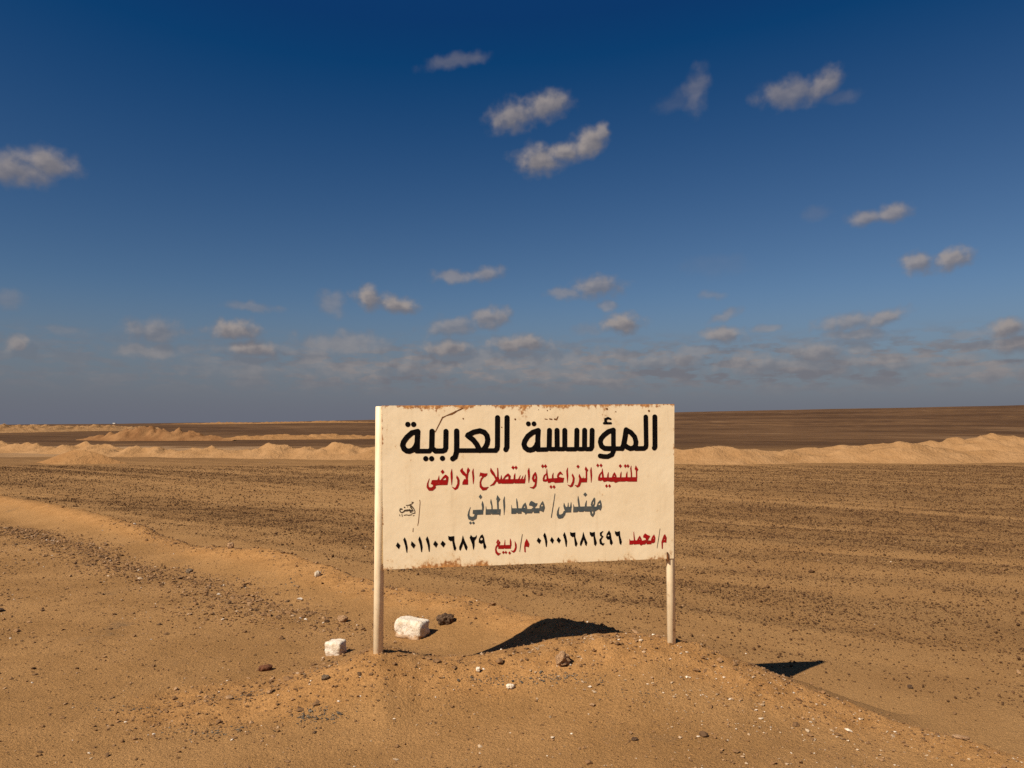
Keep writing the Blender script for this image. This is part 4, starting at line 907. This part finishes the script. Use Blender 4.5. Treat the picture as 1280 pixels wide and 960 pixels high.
  ('c',[160.7,1174.2,1.62,182.3,1175.8,2.92,196.8,1169.2,4.54,209.8,1154.5,2.92,217.9,1138.3,2.43,218.8,1123.8,2.43,208.4,1122.3,2.11,187.5,1129.1,2.11]),
  ('c',[183.9,1177.4,2.27,198.3,1183.6,2.59,207.9,1193.2,2.76,196.7,1194.9,1.95]),
  ('c',[151.9,1161.8,4.53,151.9,1161.8,4.53]),
  ('c',[171.2,1164.7,2.59,171.2,1164.7,2.59]),
  ('c',[190.5,1162.8,4.21,200.2,1149.8,3.56]),
  ('c',[120.3,1115.8,1.94,121.9,1107.7,1.94]),
  ('c',[134.6,1118.7,1.62,137.1,1104.3,2.26]),
  ('c',[149.1,1110.5,1.94,161.9,1113.5,2.1,181.2,1110.7,2.27,200.4,1114.4,1.94]),
  ('c',[208.5,1106.2,1.94,213.3,1109.4,2.27]),
 ],
 'crack': [
  ('c',[347.2,1649.0,2.29,369.8,1694.0,2.67,388.7,1732.2,3.44,395.5,1745.6,3.06]),
  ('c',[393.3,1741.7,3.44,419.2,1755.2,2.3,445.9,1764.8,4.6,468.8,1774.4,4.99,483.0,1785.9,2.69]),
  ('c',[430.6,1759.8,2.3,453.6,1764.8,4.22,472.7,1776.3,4.99,491.8,1787.9,2.69,512.9,1796.8,3.46,528.3,1805.3,1.92]),
 ],
 'chips': [
  ('c',[248.8,1207.1,2.08,251.4,1191.5,1.45,249.5,1165.8,1.45,245.7,1114.3,1.45,241.9,1068.0,1.66,235.9,1042.4,1.04]),
  ('c',[208.2,1027.5,1.29,206.3,1004.4,2.07]),
  ('c',[876.4,1731.9,5.85,876.4,1731.9,5.85]),
  ('c',[1077.1,1734.2,2.67,1093.4,1732.1,2.14]),
  ('c',[1109.8,1734.2,3.75,1123.4,1732.1,4.28]),
  ('c',[1142.5,1733.2,4.29,1156.1,1730.5,4.82,1167.1,1750.9,2.15]),
  ('c',[1033.7,1796.1,2.67,1033.7,1796.1,2.67]),
  ('c',[1093.5,1790.9,3.75,1093.5,1790.9,3.75]),
  ('c',[1112.7,1799.0,3.21,1112.7,1799.0,3.21]),
  ('c',[530.1,1735.8,4.74,530.1,1735.8,4.74]),
  ('c',[785.7,1678.8,3.71,785.7,1678.8,3.71]),
  ('c',[1504.3,1802.8,7.04,1504.3,1802.8,7.04]),
  ('c',[1799.4,1790.0,7.1,1799.4,1790.0,7.1]),
  ('c',[1565.6,1784.0,3.8,1565.6,1784.0,3.8]),
 ],
}

PARTS = (('headline', 'lettering', M_BLACK, 1.3, 'bold black Arabic headline across the top'), ('subtitle', 'lettering', M_REDINK, .9, 'red Arabic line under the headline'),
    ('engineer', 'lettering', M_GREYINK, .9, 'grey Arabic line in the middle'), ('phone_left', 'phone_number', M_BLACK, .9, 'black digits at lower left'), ('phone_right', 'phone_number', M_BLACK, .9, 'black digits at lower right'),
    ('name_left', 'lettering', M_REDINK, .9, 'small red Arabic word at bottom centre'), ('name_right', 'lettering', M_REDINK, .9, 'small red Arabic word at bottom right'), ('initial_left', 'lettering', M_REDINK, .9, 'single red letter before the bottom centre word'),
    ('mark', 'painter_mark', M_SMALL, .5, 'tiny black calligraphic mark at the left'))
def paint_part(strokes, name, mat, g, lab=None):
    V, Fs = writing(strokes, g)
    me = bpy.data.meshes.new(name); me.from_pydata(V, [], Fs); me.update()
    o = link(name, me, mat, sign)
    if lab: o['label'] = lab
for key, name, mat, g, lab in PARTS: paint_part(LETTERING[key], name, mat, g, lab)
for st in LETTERING['slashes']: paint_part([st], 'stroke_mark', M_SMALL, .6)
paint_part(LETTERING['crack'], 'crack', M_SCR, .6, 'bent rusty crack through the upper left paint')
for st in LETTERING['chips']: paint_part([st], 'paint_chip', M_SCR, .5)
shed()
